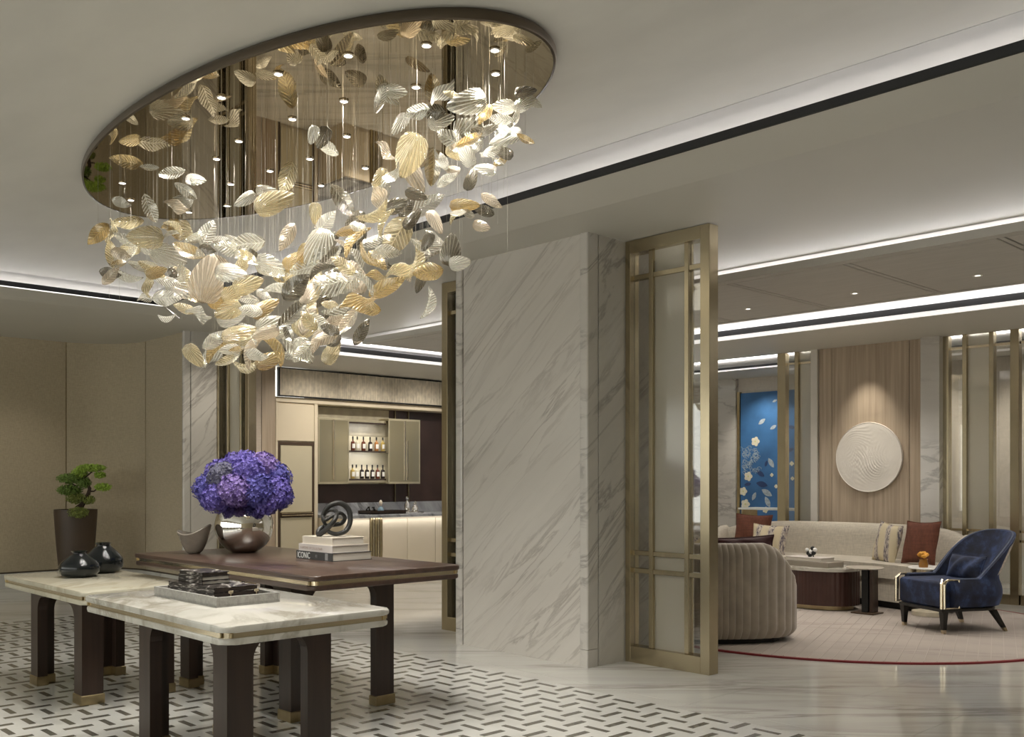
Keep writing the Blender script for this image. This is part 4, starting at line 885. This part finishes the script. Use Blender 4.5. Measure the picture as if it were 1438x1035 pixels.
def shell(off, k0=0):
    def f(u, v):
        s = 2 * u - 1; a = abs(s); sg = 1 if s > 0 else -1
        if a > .62: k = (a - .62) / .38; x, y, nx, ny = hw * sg, -.12 + k * .34, sg, 0
        else: th = (1 - a / .62) * PI / 2; x, y = hw * math.cos(th) * sg, -.12 - .24 * math.sin(th); nx, ny = math.cos(th) * sg, math.sin(th) * -1
        top = .82 if a < .25 else .82 - .385 * min(1, ((a - .25) / .62)) ** .72 if a < .87 else .435
        top = .45 + .39 * max(0, 1 - (a / .68) ** 2.8) ** .85 if a < .68 else .45
        z = .22 + (top - .22) * v; hgt = max(0, z - .45)
        flare = .50 * hgt; bulge = .035 * math.sin(min(1, max(0, (z - .2) / .26)) * PI)
        o = off + bulge * (1 if off > 0 else 0)
        return (x + nx * (o + flare * .22), y + ny * (o) - flare * (1 if a < .62 else max(0, 1 - (a - .62) / .2)) * .9, z)
    return f
b = MB(); Vo = b.grid(shell(.03), 61, 20); Vi = b.grid(shell(-.02), 61, 20)
for i in range(60): b.b.faces.new((Vo[i][-1], Vo[i + 1][-1], Vi[i + 1][-1], Vi[i][-1])); b.b.faces.new((Vo[i][0], Vi[i][0], Vi[i + 1][0], Vo[i + 1][0]))
for i in (0, 60):
    for j in range(19): b.b.faces.new((Vo[i][j], Vo[i][j + 1], Vi[i][j + 1], Vi[i][j]))
b.obj('flared_back', NAVY, t, True, 60)
b = MB(); f = shell(.036); b.grid(lambda u, v: f(.27 + .46 * u, .50 + .47 * v), 40, 14); b.obj('patterned_outback', SG, t, True)
f = shell(.005); MB().tube([Vector(f(u / 80, 1)) + Vector((0, 0, .002)) for u in range(81)], .007, 6).obj('piping', plain('navy_piping', (.08, .10, .16), .5), t, True)
for sx in (-1, 1):
    x = sx * (hw + .032)
    for q in (((x, .305, .215), (x, .305, .415), (x, .29, .44), (x, .27, .448), (x, .165, .448), (x, .165, .215), ),):
        MB().tube(list(q), .012, 6, True).obj('brass_corner', BRASSL, t)
    MB().tube([(sx * (hw + .02), .325, .21), (sx * (hw + .02), .325, .42), (sx * (hw + .0), .30, .45)], .012, 6).obj('brass_edge', BRASSL, t)
lp = ch + Matrix.Rotation(CR, 3, 'Z') @ Vector((0, -.16, .52))
pillow('navy blue velvet lumbar cushion on the blue armchair', 'cushion', lp, .42, .22, .13, NAVY, CR, .35)

# ---------------------------------------------------------------- chandelier
DC = Vector((-4.7156, 2.7697, 3.10)); AX, AY = 1.905, .778
t = thing('chandelier', 'oval bronze mirror ceiling disc with a swirl of hanging blown glass leaves', 'chandelier', DC)
chan = t
MB().prism([(AX * math.cos(a), AY * math.sin(a)) for a in [i * 2 * PI / 160 for i in range(160)]], 0, .012).obj('mirror_disc', MIRROR, t, True, 30)
b = MB(); n = 160; R4 = []
for k, z in ((1.0, -.002), (1.0 + .012 / AY * .9, .0), (1.0 + .016 / AY, .03), (1.0, .048)):
    R4.append([b.b.verts.new((AX * math.cos(a) + (k - 1) * AY * math.cos(a), AY * math.sin(a) + (k - 1) * AY * math.sin(a), z)) for a in [i * 2 * PI / n for i in range(n)]])
for A, Bq in zip(R4, R4[1:]):
    for i in range(n): b.b.faces.new((A[i], A[(i + 1) % n], Bq[(i + 1) % n], Bq[i]))
b.obj('bronze_rim', plain('dark_bronze_rim', (.09, .068, .045), .35, .5), t, True, 60)
for x, y in DISC:
    o = MB().lathe([(.020, .0), (.024, -.005), (.018, -.008)], 16).obj('downlight', CHROME, t, True, loc=(x - DC.x, y - DC.y, 0))
    MB().lathe([(0, -.007), (.018, -.007)], 14).obj('lens', LEN, o)
GM = {}
def leafmat(k, ridge, tint, ridgeamt, baseamt, fan):
    m = bpy.data.materials.new('leaf_glass_%s_%d' % (k, fan)); m.use_nodes = True; t = m.node_tree; t.nodes.clear(); Lk = t.links.new
    def M(op, a, b=None):
        n = N(t, 'ShaderNodeMath', operation=op)
        for q, v in enumerate((a, b)):
            if v is None: continue
            if isinstance(v, (int, float)): n.inputs[q].default_value = v
            else: Lk(v, n.inputs[q])
        return n.outputs[0]
    out = N(t, 'ShaderNodeOutputMaterial'); sp = N(t, 'ShaderNodeSeparateXYZ'); tc = N(t, 'ShaderNodeTexCoord'); Lk(tc.outputs['Object'], sp.inputs[0])
    x, y = sp.outputs[0], sp.outputs[1]
    ay = M('ABSOLUTE', y)
    if fan: ph = M('MULTIPLY', M('ARCTAN2', y, M('ADD', x, .62)), 46.0)
    else: ph = M('MULTIPLY', M('SUBTRACT', x, M('MULTIPLY', ay, .8)), 64.0)
    sn = M('SINE', ph); nz = N(t, 'ShaderNodeTexNoise', i_Scale=9.0, i_Detail=3.0); Lk(tc.outputs['Object'], nz.inputs[0])
    rg = N(t, 'ShaderNodeMapRange', interpolation_type='SMOOTHSTEP'); rg.inputs[1].default_value = -.1; rg.inputs[2].default_value = .8; rg.inputs[3].default_value = baseamt; rg.inputs[4].default_value = ridgeamt
    Lk(M('ADD', sn, M('MULTIPLY', M('SUBTRACT', nz.outputs[0], .5), 1.6)), rg.inputs[0])
    mid = M('LESS_THAN', ay, .014) if not fan else M('LESS_THAN', ay, -1.0)
    fac = M('MAXIMUM', rg.outputs[0], M('MULTIPLY', mid, ridgeamt))
    tr = N(t, 'ShaderNodeBsdfTransparent'); tr.inputs[0].default_value = (*tint, 1)
    gl = N(t, 'ShaderNodeBsdfGlossy'); gl.inputs['Roughness'].default_value = .16; gl.inputs[0].default_value = (1, .97, .9, 1)
    d = N(t, 'ShaderNodeBsdfDiffuse'); tl = N(t, 'ShaderNodeBsdfTranslucent')
    for q in (d, tl): q.inputs[0].default_value = (*ridge, 1)
    bp = N(t, 'ShaderNodeBump'); bp.inputs['Strength'].default_value = .9; bp.inputs['Distance'].default_value = .012; Lk(rg.outputs[0], bp.inputs['Height'])
    for q in (gl, d, tl): Lk(bp.outputs[0], q.inputs['Normal'])
    h = N(t, 'ShaderNodeMixShader'); h.inputs[0].default_value = .5; Lk(d.outputs[0], h.inputs[1]); Lk(tl.outputs[0], h.inputs[2])
    b1 = N(t, 'ShaderNodeMixShader'); Lk(fac, b1.inputs[0]); Lk(tr.outputs[0], b1.inputs[1]); Lk(h.outputs[0], b1.inputs[2])
    lw = N(t, 'ShaderNodeLayerWeight'); lw.inputs[0].default_value = .35; Lk(bp.outputs[0], lw.inputs['Normal'])
    b2 = N(t, 'ShaderNodeMixShader'); Lk(M('ADD', M('MULTIPLY', lw.outputs['Fresnel'], .8), .08), b2.inputs[0]); Lk(b1.outputs[0], b2.inputs[1]); Lk(gl.outputs[0], b2.inputs[2])
    Lk(b2.outputs[0], out.inputs[0]); GM[(k, fan)] = m
for fan in (0, 1):
    leafmat('clear', (.97, .95, .86), (.95, .94, .89), .75, .10, fan)
    leafmat('white', (1, .98, .90), (.97, .96, .92), .92, .35, fan)
    leafmat('amber', (.97, .87, .62), (.93, .86, .68), .80, .22, fan)
    leafmat('gold', (.78, .62, .33), (.87, .74, .48), .85, .25, fan)
    leafmat('smoke', (.30, .27, .21), (.42, .38, .32), .75, .25, fan)
    leafmat('peach', (.88, .78, .64), (.92, .86, .76), .80, .35, fan)
KEY = dict(C='clear', W='white', A='amber', G='gold', D='smoke', P='peach')
def leafmesh(kind, mat):
    def f(u, v):
        s = 2 * v - 1; x = u - .5
        if kind == 0: w = .30 * math.sin(PI * min(1, u ** .8)) ** .8 + .004; y = s * w; z = .10 * math.sin(PI * u) - .22 * abs(s) ** 1.5 * w + .05 * math.sin(3.2 * PI * u)
        elif kind == 1: w = .36 * math.sin(PI * (u ** .65)) ** .6 + .004; y = s * w; z = .30 * w * (1 - s * s) - .12 * u
        elif kind == 2: w = .16 * math.sin(PI * u) ** .6 + .004; y = s * w + .28 * (4 * x * x) - .12; z = .12 * (1 - s * s) * w + .10 * x
        elif kind == 3: w = (.10 + .22 * max(0, math.sin(PI * u * 1.5 - .9)) ** 1.2) * math.sin(PI * min(1, u + .02)) ** .4 + .004; y = s * w + .12 * math.sin(2 * PI * u); z = .22 * s * w + .15 * math.cos(2.4 * PI * u) * .5
        else: w = .24 * math.sin(PI * u) ** .7 + .004; y = s * w; z = .16 * (4 * x * x) + .45 * abs(s) * w
        rib = .006 * math.cos(s * 22) if kind in (1, 3) else .006 * math.cos((u * 14 - abs(s) * 3) * PI)
        return Vector((x, y, z + rib * (1 - abs(s) ** 6)))
    b = MB(); b.grid(lambda u, v: f(u, v), 18, 11)
    ext = b.grid(lambda u, v: f(u, v) + Vector((0, 0, -.018 * math.sin(PI * u))), 18, 11)
    bmesh.ops.remove_doubles(b.b, verts=b.b.verts, dist=.0005)
    return b.mesh('glass_leaf', mat, True, 180)
LM = {(k, c): leafmesh(k, GM[(KEY[c], 1 if k in (1, 3) else 0)]) for k in range(5) for c in KEY}
# photograph positions of the leaves that hang below the mirror: px, py, length px, angle (down positive), colour
def crop(ox, oy, s, L): return [(ox + x / s, oy + y / s, l / s, a, c) for x, y, l, a, c in L]
L = crop(120, 220, 3.448, [(312, 55, 72, 0, 'C'), (418, 80, 112, -15, 'C'), (530, 108, 98, 10, 'C'), (497, 168, 112, 35, 'W'), (455, 215, 112, 0, 'C'), (445, 240, 112, 10, 'P'), (175, 222, 82, 15, 'W'), (312, 255, 115, 70, 'C'), (770, 205, 92, -30, 'W'), (880, 165, 88, 0, 'C'), (975, 110, 160, -75, 'A'), (920, 220, 175, -25, 'A'), (975, 390, 128, -65, 'P'),
 (122, 372, 115, 88, 'A'), (190, 400, 105, 30, 'C'), (285, 390, 155, 0, 'A'), (200, 320, 130, -10, 'A'), (440, 355, 125, 10, 'G'), (480, 360, 120, 20, 'A'), (590, 370, 130, -70, 'C'), (545, 395, 110, -20, 'C'), (650, 408, 80, 0, 'W'), (775, 420, 155, -10, 'C'), (690, 445, 120, 10, 'C'), (130, 480, 120, 80, 'A'), (170, 470, 90, 20, 'P'), (220, 475, 115, -40, 'C'), (330, 440, 135, 0, 'C'), (400, 480, 145, 20, 'C'), (510, 470, 165, 25, 'G'), (590, 450, 85, 15, 'D'), (120, 565, 85, 10, 'D'), (195, 570, 135, 20, 'C'), (330, 540, 118, 30, 'A'), (345, 560, 80, -20, 'G'), (300, 620, 110, 80, 'A'), (295, 685, 80, -20, 'C'), (425, 570, 75, 60, 'D'), (480, 590, 140, 40, 'A'), (400, 605, 100, 10, 'W'), (590, 590, 215, -75, 'P'), (460, 645, 130, 25, 'C'), (395, 685, 125, 0, 'W'), (575, 670, 140, -15, 'G'), (700, 560, 150, 10, 'C'), (760, 520, 90, -60, 'A'), (800, 490, 128, 50, 'D'), (890, 530, 135, 20, 'C'), (920, 565, 98, 45, 'G'), (790, 620, 140, -20, 'A'), (660, 685, 155, -5, 'G'), (720, 660, 120, -30, 'A'), (865, 670, 80, 30, 'W'), (945, 655, 130, 18, 'W'), (1020, 500, 140, -30, 'G'), (1020, 630, 150, -38, 'D'), (870, 730, 130, -35, 'G'), (800, 745, 90, 10, 'W'), (700, 775, 128, -10, 'W'), (690, 745, 110, -30, 'A'), (555, 765, 135, 12, 'W'), (480, 735, 95, 20, 'A'), (630, 885, 120, -40, 'W'), (740, 850, 140, -20, 'A'), (640, 930, 140, -45, 'G'), (790, 850, 115, 50, 'C'), (525, 965, 108, 55, 'A'), (700, 985, 112, -20, 'A'), (740, 885, 128, -5, 'A'), (740, 935, 70, -10, 'G'), (815, 935, 165, -60, 'P'), (780, 1010, 150, 0, 'A'), (690, 935, 100, 0, 'W'), (910, 930, 150, 60, 'G'), (890, 985, 130, -20, 'G'), (990, 860, 90, 65, 'D'), (1030, 935, 150, 40, 'C'), (990, 960, 80, -10, 'C'), (1010, 765, 160, -42, 'D'), (1070, 790, 150, -60, 'A'), (900, 820, 150, -20, 'C'), (870, 860, 120, -20, 'P'), (1100, 650, 150, -65, 'A'), (830, 960, 110, 10, 'W'), (1120, 890, 110, -70, 'P'), (1130, 400, 110, -50, 'C'), (760, 470, 80, -40, 'C')])
L += crop(420, 200, 3.235, [(125, 20, 95, 30, 'C'), (500, 60, 170, -65, 'A'), (520, 150, 150, 62, 'P'), (612, 112, 150, -85, 'G'), (655, 85, 65, 70, 'W'), (415, 155, 130, -55, 'C'), (672, 168, 98, -35, 'W'), (780, 158, 115, -75, 'D'), (848, 118, 92, 15, 'W'), (925, 45, 85, 25, 'D'), (875, 40, 100, -20, 'W'), (905, 85, 55, 30, 'C'), (205, 268, 140, 55, 'D'), (532, 240, 95, 20, 'D'), (360, 250, 125, 65, 'P'), (340, 320, 140, -30, 'A'), (440, 285, 90, -20, 'D'), (490, 295, 85, -50, 'D'), (575, 285, 155, -28, 'C'), (515, 345, 100, -50, 'D'), (390, 360, 130, -60, 'A'), (620, 358, 100, 60, 'P'), (750, 290, 112, 5, 'G'), (875, 265, 92, 35, 'P'), (835, 308, 92, 18, 'D'), (720, 325, 70, -10, 'W'), (765, 322, 60, 25, 'C'), (125, 360, 115, -45, 'W'), (255, 350, 90, -30, 'D'), (215, 400, 95, -20, 'G'), (255, 445, 160, -55, 'G'), (140, 450, 118, -40, 'D'), (75, 470, 165, -60, 'C'), (340, 450, 100, -20, 'C'), (440, 430, 190, -60, 'A'), (405, 495, 110, 5, 'W'), (310, 515, 118, 50, 'G'), (380, 540, 88, 20, 'D'), (530, 535, 160, -75, 'A'), (560, 465, 95, -60, 'G'), (580, 450, 80, -60, 'D'), (615, 440, 98, 45, 'C'), (588, 520, 155, -40, 'D'), (688, 487, 118, -85, 'D'), (730, 550, 92, -5, 'W'), (550, 635, 82, -70, 'D'), (585, 588, 135, -5, 'G'), (460, 580, 120, -30, 'A'), (400, 655, 160, -25, 'G'), (350, 605, 98, 0, 'G'), (250, 610, 170, 65, 'P'), (300, 640, 110, 50, 'C'), (150, 520, 130, -35, 'D'), (195, 565, 90, -50, 'D'), (155, 605, 95, -20, 'D'), (130, 650, 155, -12, 'C'), (60, 650, 140, -60, 'A'), (15, 640, 80, -60, 'D'), (110, 695, 150, -30, 'D'), (45, 800, 150, -70, 'P'), (140, 738, 68, 10, 'A'), (180, 745, 130, -35, 'C'), (265, 725, 140, -22, 'G'), (200, 790, 68, -60, 'D'), (140, 800, 95, -12, 'D'), (225, 815, 120, -55, 'P'), (300, 745, 118, 15, 'G'), (285, 860, 115, -58, 'D'), (115, 890, 115, -30, 'P'), (150, 950, 118, -60, 'A'), (20, 945, 110, 60, 'C'), (588, 732, 118, -72, 'C'), (90, 820, 110, 25, 'C'), (30, 570, 120, -15, 'C'), (20, 510, 90, -50, 'G'), (260, 530, 110, 60, 'C'), (200, 470, 90, 40, 'P'), (480, 590, 90, 60, 'P'), (100, 580, 120, -20, 'D'), (270, 385, 80, 20, 'C')])
L += crop(430, 0, 3.886, [(400, 552, 155, -75, 'W'), (490, 500, 105, 10, 'C'), (450, 520, 110, 40, 'C'), (745, 505, 170, -50, 'W'), (790, 515, 80, 20, 'A'), (880, 560, 205, -20, 'C'), (740, 660, 145, -20, 'C'), (605, 612, 125, -8, 'C'), (510, 672, 120, -60, 'C'), (115, 805, 115, 32, 'W'), (870, 690, 160, -50, 'C'), (1075, 582, 112, 0, 'C'), (1190, 570, 108, -20, 'C'), (975, 625, 115, -60, 'G'), (1060, 650, 110, 10, 'W'), (1145, 655, 100, -70, 'C'), (1090, 745, 160, -20, 'W'), (1000, 705, 100, -20, 'C'), (790, 760, 180, 35, 'C'), (895, 765, 135, -20, 'G'), (870, 840, 120, 60, 'W'), (1000, 830, 90, -30, 'W'), (1070, 700, 90, 40, 'W'), (930, 800, 90, -60, 'C')])
random.seed(21)
fill = []
for k in range(58):
    a = random.choice(L[13:]); fill.append((a[0] + random.gauss(0, 14), a[1] + random.gauss(0, 12), random.uniform(20, 36), random.uniform(-80, 60), random.choice('CCCAAGPW' if a[0] < 420 else 'CCAGDDPP')))
Ls = []
for (px, py, ln, an, c) in L + fill:
    r = FW + RT * ((px - 719) / 1379.5) + Vector((0, 0, (673 - py) / 1379.5)); ok = []
    for i in range(200):
        d = 3.4 + i * .02; p = CAM + r * d
        if ((p.x - DC.x) / AX) ** 2 + ((p.y - DC.y) / AY) ** 2 < .90 and 1.95 < p.z < 3.0: ok.append(d)
    if not ok: continue
    q = min(1, max(0, random.gauss(.5, .17))); d = ok[int(q * (len(ok) - 1))]; Ls.append((CAM + r * d, ln / 1379.5 * d, math.radians(an), c))
Ls = Ls[:300]
wires = MB()
for p, ln, an, c in Ls:
    kind = random.choice((0, 0, 1, 1, 2, 3, 4) if ln > .1 else (0, 1, 4)); me = LM[(kind, c)]
    UPV = Vector((0, 0, 1)); ax = (RT * math.cos(an) - UPV * math.sin(an) + FW * random.uniform(-.35, .35)).normalized()
    nn = (-FW + UPV * random.uniform(-.7, .3) + RT * random.uniform(-.5, .5)); nn = (nn - ax * nn.dot(ax)).normalized(); yy = nn.cross(ax)
    if random.random() < .5: ax = -ax; yy = -yy
    s = ln * random.uniform(1.12, 1.32)
    o = link('glass_leaf', me, chan); M = Matrix((ax * s, yy * s * random.uniform(.62, .95), nn * s)).transposed().to_4x4(); M.translation = p - DC; o.matrix_local = M
    top = p + Vector((0, 0, .0)); wires.tube([top - DC, Vector((top.x - DC.x, top.y - DC.y, 0))], .0006, 3)
for k in range(70):
    a = random.uniform(0, 6.28); rr = math.sqrt(random.random()) * .92; x, y = AX * rr * math.cos(a), AY * rr * math.sin(a); wires.tube([(x, y, 0), (x, y, -random.uniform(.3, .8))], .0005, 3)
tag(wires.obj('suspension_wires', plain('wire_steel', (.42, .39, .33), .45, .5), chan), kind='stuff')
